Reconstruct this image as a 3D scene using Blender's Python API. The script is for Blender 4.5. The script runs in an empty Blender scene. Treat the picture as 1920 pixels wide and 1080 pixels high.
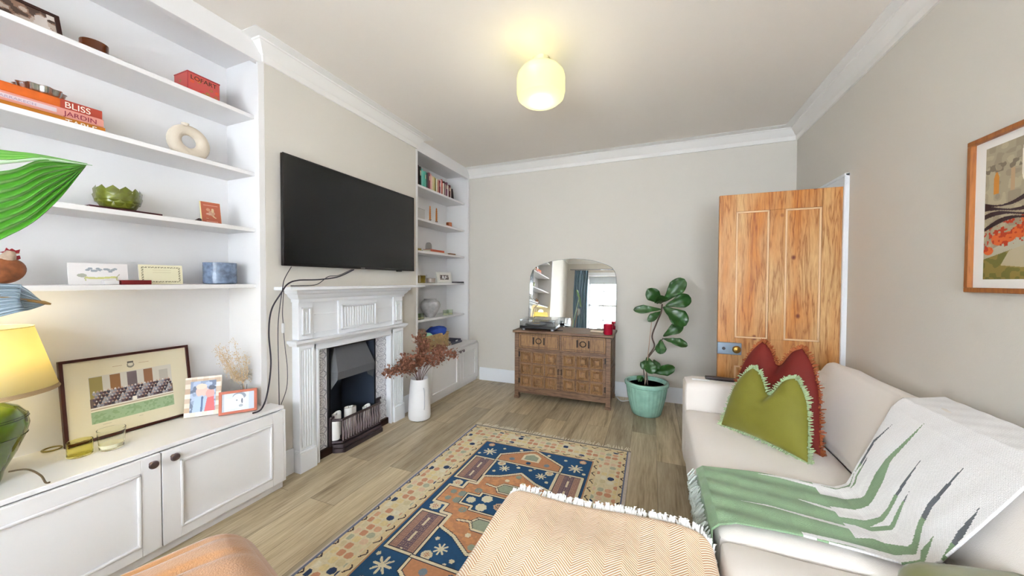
import bpy, bmesh, math, random
import numpy as np
from mathutils import Vector, Matrix, noise
random.seed(7); rng = np.random.RandomState(5)
S = bpy.context.scene
C = bpy.data.collections.new('room'); S.collection.children.link(C)

# ---------------------------------------------------------------- camera
CAM_F = 652.24; yaw = 0.3814; pitch = 0.0199; roll = 0.0037
cd = bpy.data.cameras.new('camera'); cam = bpy.data.objects.new('camera', cd); C.objects.link(cam)
cd.sensor_width = 36; cd.lens = CAM_F/1920*36; cd.clip_start = 0.02
fw = Vector((-math.sin(yaw)*math.cos(pitch), math.cos(yaw)*math.cos(pitch), -math.sin(pitch)))
rt = Vector((math.cos(yaw), math.sin(yaw), 0)); up = rt.cross(fw)
r2 = rt*math.cos(roll)+up*math.sin(roll); u2 = -rt*math.sin(roll)+up*math.cos(roll)
mw = Matrix((r2, u2, -fw)).transposed().to_4x4(); mw.translation = Vector((0, 0, 1.2))
cam.matrix_world = mw
S.camera = cam
# ---------------------------------------------------------------- world, exposure
S.view_settings.view_transform = 'Standard'; S.view_settings.look = 'None'
S.view_settings.gamma = 1.0; S.view_settings.use_curve_mapping = False
S.view_settings.exposure = 0.52
W = bpy.data.worlds.new('sky'); S.world = W; W.use_nodes = True
wn = W.node_tree.nodes; wl = W.node_tree.links
wbg = wn['Background']; wbg.inputs['Color'].default_value = (0.80, 0.90, 1.0, 1); wbg.inputs['Strength'].default_value = 3.0
def lamp(name, kind, loc, energy, color, **kw):
    d = bpy.data.lights.new(name, kind); d.energy = energy; d.color = color
    for k, v in kw.items():
        if k != 'rot': setattr(d, k, v)
    o = bpy.data.objects.new(name, d); C.objects.link(o); o.location = loc
    if 'rot' in kw: o.rotation_euler = kw['rot']
    return o
REAR = -1.55
# daylight entering by the two sash windows in the rear wall
lamp('window_daylight_left', 'AREA', (-0.95, REAR-0.19, 1.45), 80, (0.85, 0.925, 1.0), shape='RECTANGLE', size=1.15, size_y=1.5, rot=(math.radians(90), 0, 0))
lamp('window_daylight_right', 'AREA', (0.50, REAR-0.19, 1.45), 80, (0.85, 0.925, 1.0), shape='RECTANGLE', size=1.15, size_y=1.5, rot=(math.radians(90), 0, 0))

# ---------------------------------------------------------------- helpers
def lin(c):
    if isinstance(c, str):
        c = [int(c[i:i+2], 16)/255 for i in (0, 2, 4)]
    return tuple((x/12.92 if x <= .04045 else ((x+.055)/1.055)**2.4) for x in c)
MATS = {}
def mat(name, col='FFFFFF', rough=.5, metal=0., bump=0., bscale=200., var=0., vscale=5., trans=0., ior=1.45, emit=None, estr=0., coat=0., sheen=0., alpha=1., stretch=None, spec=.5):
    if name in MATS: return MATS[name]
    m = bpy.data.materials.new(name); m.use_nodes = True; nt = m.node_tree; n = nt.nodes; l = nt.links
    b = n['Principled BSDF']; c = lin(col)+(1,)
    b.inputs['Base Color'].default_value = c; b.inputs['Roughness'].default_value = rough
    b.inputs['Metallic'].default_value = metal; b.inputs['IOR'].default_value = ior
    b.inputs['Transmission Weight'].default_value = trans; b.inputs['Coat Weight'].default_value = coat
    b.inputs['Sheen Weight'].default_value = sheen; b.inputs['Alpha'].default_value = alpha
    b.inputs['Specular IOR Level'].default_value = spec
    if emit: b.inputs['Emission Color'].default_value = lin(emit)+(1,); b.inputs['Emission Strength'].default_value = estr
    if bump or var:
        tc = n.new('ShaderNodeTexCoord'); mp = n.new('ShaderNodeMapping'); l.new(tc.outputs['Object'], mp.inputs[0])
        if stretch: mp.inputs['Scale'].default_value = stretch
    if bump:
        t = n.new('ShaderNodeTexNoise'); t.inputs['Scale'].default_value = bscale; t.inputs['Detail'].default_value = 3
        l.new(mp.outputs[0], t.inputs['Vector'])
        bp = n.new('ShaderNodeBump'); bp.inputs['Strength'].default_value = bump; bp.inputs['Distance'].default_value = .004
        l.new(t.outputs[0], bp.inputs['Height']); l.new(bp.outputs[0], b.inputs['Normal'])
    if var:
        t2 = n.new('ShaderNodeTexNoise'); t2.inputs['Scale'].default_value = vscale; t2.inputs['Detail'].default_value = 4
        l.new(mp.outputs[0], t2.inputs['Vector'])
        mx = n.new('ShaderNodeMixRGB'); mx.blend_type = 'MULTIPLY'; mx.inputs[0].default_value = 1
        cr = n.new('ShaderNodeValToRGB'); cr.color_ramp.elements[0].position = .3; cr.color_ramp.elements[1].position = .7
        cr.color_ramp.elements[0].color = (1-var,)*3+(1,); cr.color_ramp.elements[1].color = (1, 1, 1, 1)
        l.new(t2.outputs[0], cr.inputs[0]); mx.inputs[1].default_value = c; l.new(cr.outputs[0], mx.inputs[2]); l.new(mx.outputs[0], b.inputs['Base Color'])
    MATS[name] = m; return m
def paintmat(name='painted_surface', rough=.6, bump=0., bscale=500, sheen=0., coat=0.):
    if name in MATS: return MATS[name]
    m = bpy.data.materials.new(name); m.use_nodes = True; n = m.node_tree.nodes; l = m.node_tree.links
    b = n['Principled BSDF']; b.inputs['Roughness'].default_value = rough; b.inputs['Sheen Weight'].default_value = sheen; b.inputs['Coat Weight'].default_value = coat
    a = n.new('ShaderNodeAttribute'); a.attribute_name = 'Col'; l.new(a.outputs['Color'], b.inputs['Base Color'])
    if bump:
        tc = n.new('ShaderNodeTexCoord'); t = n.new('ShaderNodeTexNoise'); t.inputs['Scale'].default_value = bscale
        l.new(tc.outputs['Object'], t.inputs['Vector']); bp = n.new('ShaderNodeBump'); bp.inputs['Strength'].default_value = bump; bp.inputs['Distance'].default_value = .003
        l.new(t.outputs[0], bp.inputs['Height']); l.new(bp.outputs[0], b.inputs['Normal'])
    MATS[name] = m; return m
def woodmat(name, c1, c2, knots=False, axis=2, rough=.5, scale=6., plank=None, dark=None):
    """straight grained wood running along the axis, with rings and optional knots"""
    if name in MATS: return MATS[name]
    m = bpy.data.materials.new(name); m.use_nodes = True; n = m.node_tree.nodes; l = m.node_tree.links
    b = n['Principled BSDF']; b.inputs['Roughness'].default_value = rough
    tc = n.new('ShaderNodeTexCoord'); mp = n.new('ShaderNodeMapping'); l.new(tc.outputs['Object'], mp.inputs[0])
    sc = [scale, scale, scale]; sc[axis] = scale*.07; mp.inputs['Scale'].default_value = sc
    t = n.new('ShaderNodeTexNoise'); t.inputs['Scale'].default_value = 3; t.inputs['Detail'].default_value = 6; t.inputs['Distortion'].default_value = .6
    l.new(mp.outputs[0], t.inputs['Vector'])
    w = n.new('ShaderNodeMath'); w.operation = 'MULTIPLY'; w.inputs[1].default_value = 9; l.new(t.outputs[0], w.inputs[0])
    f = n.new('ShaderNodeMath'); f.operation = 'PINGPONG'; f.inputs[1].default_value = 1; l.new(w.outputs[0], f.inputs[0])
    fine = n.new('ShaderNodeTexNoise'); fine.inputs['Scale'].default_value = 25; l.new(mp.outputs[0], fine.inputs['Vector'])
    ad = n.new('ShaderNodeMath'); ad.operation = 'MULTIPLY_ADD'; l.new(fine.outputs[0], ad.inputs[0]); ad.inputs[1].default_value = .7
    p = n.new('ShaderNodeMath'); p.operation = 'POWER'; p.inputs[1].default_value = 3.; l.new(f.outputs[0], p.inputs[0])
    h = n.new('ShaderNodeMath'); h.operation = 'MULTIPLY'; h.inputs[1].default_value = .45; l.new(p.outputs[0], h.inputs[0]); l.new(h.outputs[0], ad.inputs[2])
    cr = n.new('ShaderNodeValToRGB'); e = cr.color_ramp.elements
    e[0].position = .2; e[1].position = .85; e[0].color = lin(c1)+(1,); e[1].color = lin(c2)+(1,)
    l.new(ad.outputs[0], cr.inputs[0]); out = cr.outputs[0]
    if knots:
        v = n.new('ShaderNodeTexVoronoi'); v.inputs['Scale'].default_value = 4.6; mp2 = n.new('ShaderNodeMapping'); mp2.inputs['Scale'].default_value = (1, 1, .75); mp2.inputs['Location'].default_value = (.37, .1, .2)
        l.new(tc.outputs['Object'], mp2.inputs[0]); l.new(mp2.outputs[0], v.inputs['Vector'])
        kr = n.new('ShaderNodeValToRGB'); k = kr.color_ramp.elements; k[0].position = .045; k[0].color = (1, 1, 1, 1); k[1].position = .085; k[1].color = (0, 0, 0, 1)
        l.new(v.outputs['Distance'], kr.inputs[0])
        mx = n.new('ShaderNodeMixRGB'); l.new(kr.outputs[0], mx.inputs[0]); l.new(out, mx.inputs[1]); mx.inputs[2].default_value = lin(dark or '7A3A1E')+(1,); out = mx.outputs[0]
        t3 = n.new('ShaderNodeTexNoise'); t3.inputs['Scale'].default_value = 2.6; mp3 = n.new('ShaderNodeMapping'); mp3.inputs['Scale'].default_value = (2.2, 1, .5); l.new(tc.outputs['Object'], mp3.inputs[0]); l.new(mp3.outputs[0], t3.inputs['Vector'])
        r3 = n.new('ShaderNodeValToRGB'); r3.color_ramp.elements[0].position = .4; r3.color_ramp.elements[1].position = .62
        r3.color_ramp.elements[0].color = (1, 1, 1, 1); r3.color_ramp.elements[1].color = lin('F4C47E')+(1,)
        l.new(t3.outputs[0], r3.inputs[0]); m3 = n.new('ShaderNodeMixRGB'); m3.blend_type = 'MULTIPLY'; m3.inputs[0].default_value = 1
        l.new(out, m3.inputs[1]); l.new(r3.outputs[0], m3.inputs[2]); out = m3.outputs[0]
    l.new(out, b.inputs['Base Color'])
    bp = n.new('ShaderNodeBump'); bp.inputs['Strength'].default_value = .15; bp.inputs['Distance'].default_value = .003
    l.new(ad.outputs[0], bp.inputs['Height']); l.new(bp.outputs[0], b.inputs['Normal'])
    MATS[name] = m; return m

WL = {}
def finish(name, me, m, parent, smooth=.6, bev=0., top=None):
    o = bpy.data.objects.new(name, me); C.objects.link(o)
    if m: me.materials.append(m)
    n = len(me.vertices); co = np.empty(n*3); me.vertices.foreach_get('co', co); co = co.reshape(-1, 3)
    if parent is not None:
        off = WL[parent.name]; o.parent = parent; WL[o.name] = off
    else:
        off = np.array([(co[:, 0].min()+co[:, 0].max())/2, (co[:, 1].min()+co[:, 1].max())/2, co[:, 2].min()])
        o.location = off; WL[o.name] = off
    co -= off; me.vertices.foreach_set('co', co.ravel()); me.update()
    if smooth is not None:
        bm = bmesh.new(); bm.from_mesh(me)
        for f in bm.faces: f.smooth = True
        for e in bm.edges:
            if len(e.link_faces) == 2 and e.calc_face_angle(0) > smooth: e.smooth = False
        bm.to_mesh(me); bm.free()
    if bev:
        md = o.modifiers.new('bevel', 'BEVEL'); md.width = bev; md.segments = 2; md.limit_method = 'ANGLE'; md.angle_limit = .6
        md.harden_normals = False
    return o
def frame(o, u=(1, 0, 0), v=(0, 0, 1)):
    u = Vector(u).normalized(); v = Vector(v).normalized(); n = u.cross(v)
    m = Matrix((u, v, n)).transposed().to_4x4(); m.translation = Vector(o); return m
def rotz(o, a):
    m = Matrix.Rotation(a, 4, 'Z'); m.translation = Vector(o); return m
class MB:
    def __init__(s, M=None): s.v = []; s.f = []; s.M = M or Matrix()
    def add(s, vs, fs, M=None):
        k = len(s.v); T = s.M @ M if M else s.M
        s.v += [tuple(T @ Vector(p)) for p in vs]; s.f += [tuple(i+k for i in f) for f in fs]; return s
    def box(s, x0, x1, y0, y1, z0, z1, M=None):
        vs = [(x, y, z) for x in (x0, x1) for y in (y0, y1) for z in (z0, z1)]
        return s.add(vs, [(0, 1, 3, 2), (4, 6, 7, 5), (0, 4, 5, 1), (2, 3, 7, 6), (0, 2, 6, 4), (1, 5, 7, 3)], M)
    def lathe(s, prof, seg=32, c=(0, 0, 0), M=None, flute=0, fa=0.):
        vs = []; fs = []; k = len(prof)
        for i in range(seg):
            a = 2*math.pi*i/seg
            for r, z in prof:
                rr = r*(1+fa*math.cos(flute*a)) if flute else r
                vs.append((c[0]+rr*math.cos(a), c[1]+rr*math.sin(a), c[2]+z))
        for i in range(seg):
            j = (i+1) % seg
            for q in range(k-1): fs.append((i*k+q, j*k+q, j*k+q+1, i*k+q+1))
        if prof[0][0] > 1e-6: fs.append(tuple(i*k for i in range(seg))[::-1])
        if prof[-1][0] > 1e-6: fs.append(tuple(i*k+k-1 for i in range(seg)))
        return s.add(vs, fs, M)
    def tube(s, pts, r, seg=8, M=None):
        pts = [Vector(p) for p in pts]; n = len(pts); vs = []; fs = []; nrm = None
        for i, p in enumerate(pts):
            t = (pts[min(i+1, n-1)]-pts[max(i-1, 0)]).normalized()
            if nrm is None: nrm = t.orthogonal().normalized()
            else: nrm = (nrm-t*nrm.dot(t)).normalized()
            b = t.cross(nrm); rr = r[i] if hasattr(r, '__len__') else r
            for k in range(seg):
                a = 2*math.pi*k/seg; vs.append(p+(nrm*math.cos(a)+b*math.sin(a))*rr)
        for i in range(n-1):
            for k in range(seg): k2 = (k+1) % seg; fs.append((i*seg+k, i*seg+k2, (i+1)*seg+k2, (i+1)*seg+k))
        fs.append(tuple(range(seg))[::-1]); fs.append(tuple((n-1)*seg+k for k in range(seg)))
        return s.add(vs, fs, M)
    def prism(s, poly, d0, d1, M=None):
        """polygon in local xy, extruded along local z"""
        n = len(poly); vs = [(x, y, d0) for x, y in poly]+[(x, y, d1) for x, y in poly]
        fs = [tuple(range(n))[::-1], tuple(range(n, 2*n))]+[(i, (i+1) % n, n+(i+1) % n, n+i) for i in range(n)]
        return s.add(vs, fs, M)
    def sweep(s, path, prof, side=1, closed=False):
        """mitred moulding: path = xy points, prof = (out, z) pairs; out is to the left of travel * side"""
        P = [Vector((x, y)) for x, y in path]; n = len(P); vs = []; k = len(prof)
        for i, p in enumerate(P):
            d0 = (p-P[i-1]).normalized() if i > 0 else None; d1 = (P[i+1]-p).normalized() if i < n-1 else None
            if d0 is None: d0 = d1
            if d1 is None: d1 = d0
            n0 = Vector((-d0.y, d0.x))*side; n1 = Vector((-d1.y, d1.x))*side; m = (n0+n1); m = m/m.dot(n0) if m.dot(n0) > 1e-6 else n0
            for o_, z in prof: q = p+m*o_; vs.append((q.x, q.y, z))
        fs = []
        for i in range(n-1):
            for q in range(k): q2 = (q+1) % k; fs.append((i*k+q, i*k+q2, (i+1)*k+q2, (i+1)*k+q))
        fs.append(tuple(range(k))[::-1]); fs.append(tuple((n-1)*k+q for q in range(k)))
        return s.add(vs, fs)
    def grid(s, fn, nu, nv, M=None):
        vs = [fn(i/nu, j/nv) for i in range(nu+1) for j in range(nv+1)]
        fs = [(i*(nv+1)+j, (i+1)*(nv+1)+j, (i+1)*(nv+1)+j+1, i*(nv+1)+j+1) for i in range(nu) for j in range(nv)]
        return s.add(vs, fs, M)
    def puff(s, c, h, r, bulge=(0, 0, 0), n=10, M=None, wob=0., seed=0):
        """soft rounded box: centre, half sizes, edge radius, bulge of each face pair"""
        vs = []; idx = {}; fs = []
        def vert(p):
            key = tuple(round(q, 5) for q in p)
            if key in idx: return idx[key]
            inner = [max(h[a]-r, .001) for a in range(3)]; q = [p[a]*h[a] for a in range(3)]
            cl = [min(max(q[a], -inner[a]), inner[a]) for a in range(3)]; d = Vector([q[a]-cl[a] for a in range(3)])
            if d.length > 1e-9: d = d.normalized()*r
            w = [cl[a]+d[a] for a in range(3)]
            for a in range(3):
                b1, b2 = [k for k in range(3) if k != a]
                if bulge[a]: w[a] += bulge[a]*max(0, 1-p[b1]**2)**.7*max(0, 1-p[b2]**2)**.7*p[a]
            v = Vector(w)
            if wob: v += Vector((noise.noise(v*5+Vector((seed, 0, 0))), noise.noise(v*5+Vector((0, seed+9, 0))), noise.noise(v*5+Vector((0, 3, seed)))))*wob
            idx[key] = len(vs); vs.append(v+Vector(c)); return idx[key]
        # denser sampling toward edges
        def g(t): t = t*2-1; return math.copysign(abs(t)**.6, t) if abs(t) < 1 else t
        T = [g(i/n) for i in range(n+1)]
        for a in range(3):
            b1, b2 = [(1, 2), (2, 0), (0, 1)][a]
            for sgn in (-1, 1):
                for i in range(n):
                    for j in range(n):
                        qs = []
                        for (ii, jj) in ((i, j), (i+1, j), (i+1, j+1), (i, j+1)):
                            p = [0, 0, 0]; p[a] = sgn; p[b1] = T[ii]; p[b2] = T[jj]; qs.append(vert(p))
                        fs.append(tuple(qs if sgn > 0 else qs[::-1]))
        return s.add(vs, fs, M)
    def build(s, name, m, parent=None, smooth=.6, bev=0.):
        me = bpy.data.meshes.new(name); me.from_pydata(s.v, [], s.f); me.update()
        bm = bmesh.new(); bm.from_mesh(me); bmesh.ops.recalc_face_normals(bm, faces=bm.faces); bm.to_mesh(me); bm.free()
        return finish(name, me, m, parent, smooth, bev)
def thing(name, loc, label, cat, group=None):
    o = bpy.data.objects.new(name, None); C.objects.link(o); o.location = loc; o.empty_display_size = .05
    WL[o.name] = np.array(loc, float); return tag(o, label, cat, group)
def tag(o, label, cat=None, group=None):
    o['label'] = label
    if cat: o['category'] = cat
    if group: o['group'] = group
    return o
def struct(o, label=None):
    o['kind'] = 'structure'
    if label: o['label'] = label
    return o
def paint(name, M, w, h, nx, ny, fn, parent=None, m=None, z=0., pos=None, uv=False):
    """flat or shaped sheet whose pattern is a function of its own surface coordinates"""
    xs = np.linspace(0, w, nx+1); ys = np.linspace(0, h, ny+1); U, V = np.meshgrid(xs, ys, indexing='ij')
    if pos is None:
        P = np.stack([U, V, np.full_like(U, z)], -1)
        R = np.array(M.to_3x3()); P = P@R.T+np.array(M.translation)
    else: P = pos(U, V)
    me = bpy.data.meshes.new(name); nv = (nx+1)*(ny+1); me.vertices.add(nv); me.vertices.foreach_set('co', P.reshape(-1))
    I, J = np.meshgrid(np.arange(nx), np.arange(ny), indexing='ij'); a = (I*(ny+1)+J).ravel()
    q = np.stack([a, a+ny+1, a+ny+2, a+1], -1); nf = len(q)
    me.loops.add(nf*4); me.loops.foreach_set('vertex_index', q.ravel().astype(np.int32))
    me.polygons.add(nf); me.polygons.foreach_set('loop_start', np.arange(0, nf*4, 4, dtype=np.int32)); me.polygons.foreach_set('loop_total', np.full(nf, 4, dtype=np.int32))
    me.update(calc_edges=True)
    uc = ((xs[:-1]+xs[1:])/2); vc = ((ys[:-1]+ys[1:])/2); UC, VC = np.meshgrid(uc, vc, indexing='ij')
    col = fn(UC, VC).reshape(-1, 3); col = np.where(col <= .04045, col/12.92, ((col+.055)/1.055)**2.4)
    col = np.concatenate([col, np.ones((nf, 1))], 1); at = me.color_attributes.new('Col', 'FLOAT_COLOR', 'CORNER')
    at.data.foreach_set('color', np.repeat(col, 4, axis=0).ravel().astype(np.float32))
    if uv:
        ul = me.uv_layers.new(name='UVMap'); uvs = np.stack([U.ravel()[q.ravel()], V.ravel()[q.ravel()]], -1); ul.data.foreach_set('uv', uvs.ravel())
    o = finish(name, me, m or paintmat(), parent, smooth=None)
    me.polygons.foreach_set('use_smooth', np.ones(nf, bool))
    return o
def rgb(c): return np.array([int(c[i:i+2], 16)/255 for i in (0, 2, 4)])
class Canvas:
    def __init__(s, U, V, base): s.U, s.V = U, V; s.c = np.zeros(U.shape+(3,))+rgb(base)
    def put(s, mask, c, a=1.): s.c[mask] = s.c[mask]*(1-a)+rgb(c)*a; return s
    def rect(s, x0, x1, y0, y1, c, a=1.): return s.put((s.U > x0) & (s.U < x1) & (s.V > y0) & (s.V < y1), c, a)
    def ell(s, x, y, rx, ry, c, a=1.): return s.put(((s.U-x)/rx)**2+((s.V-y)/ry)**2 < 1, c, a)
    def poly(s, pts, c, a=1.): return s.put(inpoly(s.U, s.V, pts), c, a)
    def line(s, pts, w, c, a=1.):
        for p, q in zip(pts, pts[1:]): s.put(segd(s.U, s.V, p, q) < w/2, c, a)
        return s
def inpoly(U, V, pts):
    r = np.zeros(U.shape, bool); n = len(pts)
    for i in range(n):
        x0, y0 = pts[i]; x1, y1 = pts[(i+1) % n]
        if y0 == y1: continue
        r ^= ((V > y0) != (V > y1)) & (U < (x1-x0)*(V-y0)/(y1-y0)+x0)
    return r
def segd(U, V, p, q):
    dx, dy = q[0]-p[0], q[1]-p[1]; L = dx*dx+dy*dy+1e-12; t = np.clip(((U-p[0])*dx+(V-p[1])*dy)/L, 0, 1)
    return np.hypot(U-p[0]-t*dx, V-p[1]-t*dy)
def nz(U, V, s, seed=0):
    """cheap smooth value noise"""
    r = np.random.RandomState(seed); G = r.rand(64, 64); a = (U*s) % 63; b = (V*s) % 63
    i = np.floor(a).astype(int); j = np.floor(b).astype(int); fa = a-i; fb = b-j; fa = fa*fa*(3-2*fa); fb = fb*fb*(3-2*fb)
    return (G[i, j]*(1-fa)+G[i+1, j]*fa)*(1-fb)+(G[i, j+1]*(1-fa)+G[i+1, j+1]*fa)*fb
def text(name, s, M, size, m, parent, xs=1., ex=.0004, align='LEFT', bold=.0):
    cu = bpy.data.curves.new(name, 'FONT'); cu.body = s; cu.size = size; cu.extrude = ex; cu.align_x = align; cu.offset = bold
    o = bpy.data.objects.new(name, cu); C.objects.link(o); o.scale = (xs, 1, 1); bpy.context.view_layer.update()
    me = bpy.data.meshes.new_from_object(o.evaluated_get(bpy.context.evaluated_depsgraph_get()))
    bpy.data.objects.remove(o); bpy.data.curves.remove(cu)
    me.name = name; me.transform(M @ Matrix.Diagonal((xs, 1, 1, 1))); me.materials.clear()
    return finish(name, me, m, parent, smooth=None)

# ---------------------------------------------------------------- materials
WALL = mat('grey_wall_paint', 'D2CCC3', .9, bump=.12, bscale=260)
CEIL = mat('ceiling_paint', 'EAE3DB', .95, bump=.08, bscale=220)
WHITE = mat('white_satin_paint', 'E9EBEF', .45)
TRIM = mat('white_cornice_paint', 'E9E6E3', .6)
JOIN = mat('white_joinery_paint', 'E9E7E7', .5, bump=.03, bscale=300)
BLACK = mat('black_plastic', '0A0A0B', .35)
CABLE = mat('dark_cable', '2B2634', .5)
GLASS = mat('clear_glass', 'FFFFFF', .02, trans=1., ior=1.45)
BRASS = mat('aged_brass', '9C7A3E', .35, metal=1.)
IRON = mat('cast_iron', '35353A', .55, metal=.2, bump=.35, bscale=120)
WAX = mat('white_wax', 'F3F1EE', .5)
def floor_mat():
    m = bpy.data.materials.new('oak_plank_floor'); m.use_nodes = True; n = m.node_tree.nodes; l = m.node_tree.links; b = n['Principled BSDF']
    tc = n.new('ShaderNodeTexCoord'); mp = n.new('ShaderNodeMapping'); mp.inputs['Rotation'].default_value = (0, 0, math.radians(90)); mp.inputs['Location'].default_value = (.23, .07, 0)
    l.new(tc.outputs['Object'], mp.inputs[0])
    br = n.new('ShaderNodeTexBrick'); br.offset = .37; br.inputs['Scale'].default_value = 1; br.inputs['Brick Width'].default_value = 1.15; br.inputs['Row Height'].default_value = .178
    br.inputs['Mortar Size'].default_value = .0012; br.inputs['Mortar Smooth'].default_value = .5; br.inputs['Bias'].default_value = 0
    br.inputs['Color1'].default_value = (0, 0, 0, 1); br.inputs['Color2'].default_value = (1, 1, 1, 1); br.inputs['Mortar'].default_value = (.5, .5, .5, 1)
    l.new(mp.outputs[0], br.inputs['Vector'])
    m2 = n.new('ShaderNodeMapping'); m2.inputs['Scale'].default_value = (9, .8, 1); l.new(tc.outputs['Object'], m2.inputs[0])
    addv = n.new('ShaderNodeVectorMath'); addv.operation = 'ADD'; l.new(m2.outputs[0], addv.inputs[0])
    mul = n.new('ShaderNodeVectorMath'); mul.operation = 'SCALE'; mul.inputs['Scale'].default_value = 7; l.new(br.outputs['Color'], mul.inputs[0]); l.new(mul.outputs[0], addv.inputs[1])
    t = n.new('ShaderNodeTexNoise'); t.inputs['Scale'].default_value = 1.6; t.inputs['Detail'].default_value = 7; t.inputs['Roughness'].default_value = .62; t.inputs['Distortion'].default_value = .5
    l.new(addv.outputs[0], t.inputs['Vector'])
    t2 = n.new('ShaderNodeTexNoise'); t2.inputs['Scale'].default_value = 9; t2.inputs['Detail'].default_value = 5; m4 = n.new('ShaderNodeMapping'); m4.inputs['Scale'].default_value = (14, .8, 1)
    l.new(tc.outputs['Object'], m4.inputs[0]); l.new(m4.outputs[0], t2.inputs['Vector'])
    ad = n.new('ShaderNodeMath'); ad.operation = 'MULTIPLY_ADD'; ad.inputs[1].default_value = .55; l.new(t2.outputs[0], ad.inputs[0]); l.new(t.outputs[0], ad.inputs[2])
    cr = n.new('ShaderNodeValToRGB'); e = cr.color_ramp.elements; e[0].position = .5; e[0].color = lin('86755A')+(1,); e[1].position = 1.0; e[1].color = lin('D3C5A9')+(1,)
    e2 = e.new(.72); e2.color = lin('B5A486')+(1,)
    l.new(ad.outputs[0], cr.inputs[0])
    cr2 = n.new('ShaderNodeValToRGB'); f = cr2.color_ramp.elements; f[0].color = (.68, .67, .66, 1); f[1].color = (1.08, 1.06, 1.02, 1); l.new(br.outputs['Color'], cr2.inputs[0])
    mx = n.new('ShaderNodeMixRGB'); mx.blend_type = 'MULTIPLY'; mx.inputs[0].default_value = 1; l.new(cr.outputs[0], mx.inputs[1]); l.new(cr2.outputs[0], mx.inputs[2])
    mm = n.new('ShaderNodeMixRGB'); l.new(br.outputs['Fac'], mm.inputs[0]); l.new(mx.outputs[0], mm.inputs[1]); mm.inputs[2].default_value = lin('5C4E3B')+(1,)
    l.new(mm.outputs[0], b.inputs['Base Color']); b.inputs['Roughness'].default_value = .42
    bp = n.new('ShaderNodeBump'); bp.inputs['Strength'].default_value = .12; bp.inputs['Distance'].default_value = .002; l.new(ad.outputs[0], bp.inputs['Height']); l.new(bp.outputs[0], b.inputs['Normal'])
    return m

# ================================================================= ROOM SHELL
XR = 1.173; YB = 3.785; H = 2.555; XC = -2.076; XA = -2.40; XL = -2.40
YA0, YA1 = -0.05, 1.344       # near alcove
YC1 = 2.725                   # end of chimney breast
struct(MB().box(XA-.1, XR+1.2, REAR-.1, YB+.1, -.06, 0).build('floor', floor_mat()), 'pale oak plank floor')
struct(MB().box(XA-.1, XR+1.2, REAR-.1, YB+.1, H, H+.08).build('ceiling', CEIL), 'off-white ceiling')
struct(MB().box(XA-.1, XR+1.2, YB, YB+.1, 0, H).build('wall_back', WALL))
# right wall with the doorway behind the open door
DY0, DY1, DZ = 2.975, 3.67, 1.835
struct(MB().box(XR, XR+.12, REAR, DY0, 0, H).box(XR, XR+.12, DY1, YB, 0, H).box(XR, XR+.12, DY0, DY1, DZ, H).build('wall_right', WALL))
struct(MB().box(XR+1.1, XR+1.2, REAR, YB, 0, H).box(XR+.12, XR+1.1, 1.9, 2.0, 0, H).build('wall_hall', WALL))
struct(MB().box(XA-.1, XA, REAR, YB, 0, H).box(XA, XC, REAR, YA0, 0, H).build('wall_left', WALL))
# chimney breast with the fire opening
FY0, FY1, FZ = 1.64, 2.32, .745
struct(MB().box(XA, XC, YA1, FY0, 0, H).box(XA, XC, FY1, YC1, 0, H).box(XA, XC, FY0, FY1, FZ, H).box(XA-.02, XA+.03, FY0, FY1, 0, FZ).build('wall_chimney', WALL), 'grey chimney breast')
# rear wall with two sash windows (seen in the mirror)
wins = [(-1.52, -.38), (-.07, 1.07)]; WZ0, WZ1 = .62, 2.12
rw = MB().box(XA-.1, wins[0][0], REAR-.25, REAR, 0, H).box(wins[0][1], wins[1][0], REAR-.25, REAR, 0, H).box(wins[1][1], XR+1.2, REAR-.25, REAR, 0, H)
for a, b in wins: rw.box(a, b, REAR-.25, REAR, 0, WZ0).box(a, b, REAR-.25, REAR, WZ1, H)
struct(rw.build('wall_rear', WALL))
for k, (a, b) in enumerate(wins):
    w = MB(); y0, y1 = REAR-.16, REAR-.11; mz = (WZ0+WZ1)/2
    for (x0, x1, z0, z1) in ((a, a+.05, WZ0, WZ1), (b-.05, b, WZ0, WZ1), (a, b, WZ0, WZ0+.07), (a, b, WZ1-.05, WZ1), (a, b, mz-.025, mz+.025)): w.box(x0, x1, y0, y1, z0, z1)
    for i in (1, 2): xx = a+(b-a)*i/3; w.box(xx-.011, xx+.011, y0+.01, y1-.01, WZ0, WZ1)
    for zz in ((WZ0+mz)/2, (mz+WZ1)/2): w.box(a, b, y0+.01, y1-.01, zz-.011, zz+.011)
    o = struct(w.build('window_%d' % (k+1), WHITE, bev=.003), 'white sash window')
    MB().box(a+.05, b-.05, REAR-.138, REAR-.134, WZ0+.05, WZ1-.05).build('glass_pane', mat('window_glass', 'FFFFFF', .0, trans=1., ior=1.02), o)
    MB().box(a-.09, a, REAR, REAR+.02, WZ0-.04, WZ1+.09).box(b, b+.09, REAR, REAR+.02, WZ0-.04, WZ1+.09).box(a-.09, b+.09, REAR, REAR+.02, WZ1, WZ1+.09).box(a-.1, b+.1, REAR-.1, REAR+.06, WZ0-.04, WZ0).build('architrave', WHITE, o, bev=.004)
    bl = MB().box(a+.01, b-.01, REAR-.09, REAR-.085, WZ1-.20, WZ1).build('roller_blind', mat('pale_grey_blind', 'C9CDD2', .9)); tag(bl, 'pale grey blind drawn up at the %s window behind the camera' % ('first' if k == 0 else 'second'), 'blind')
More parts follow.
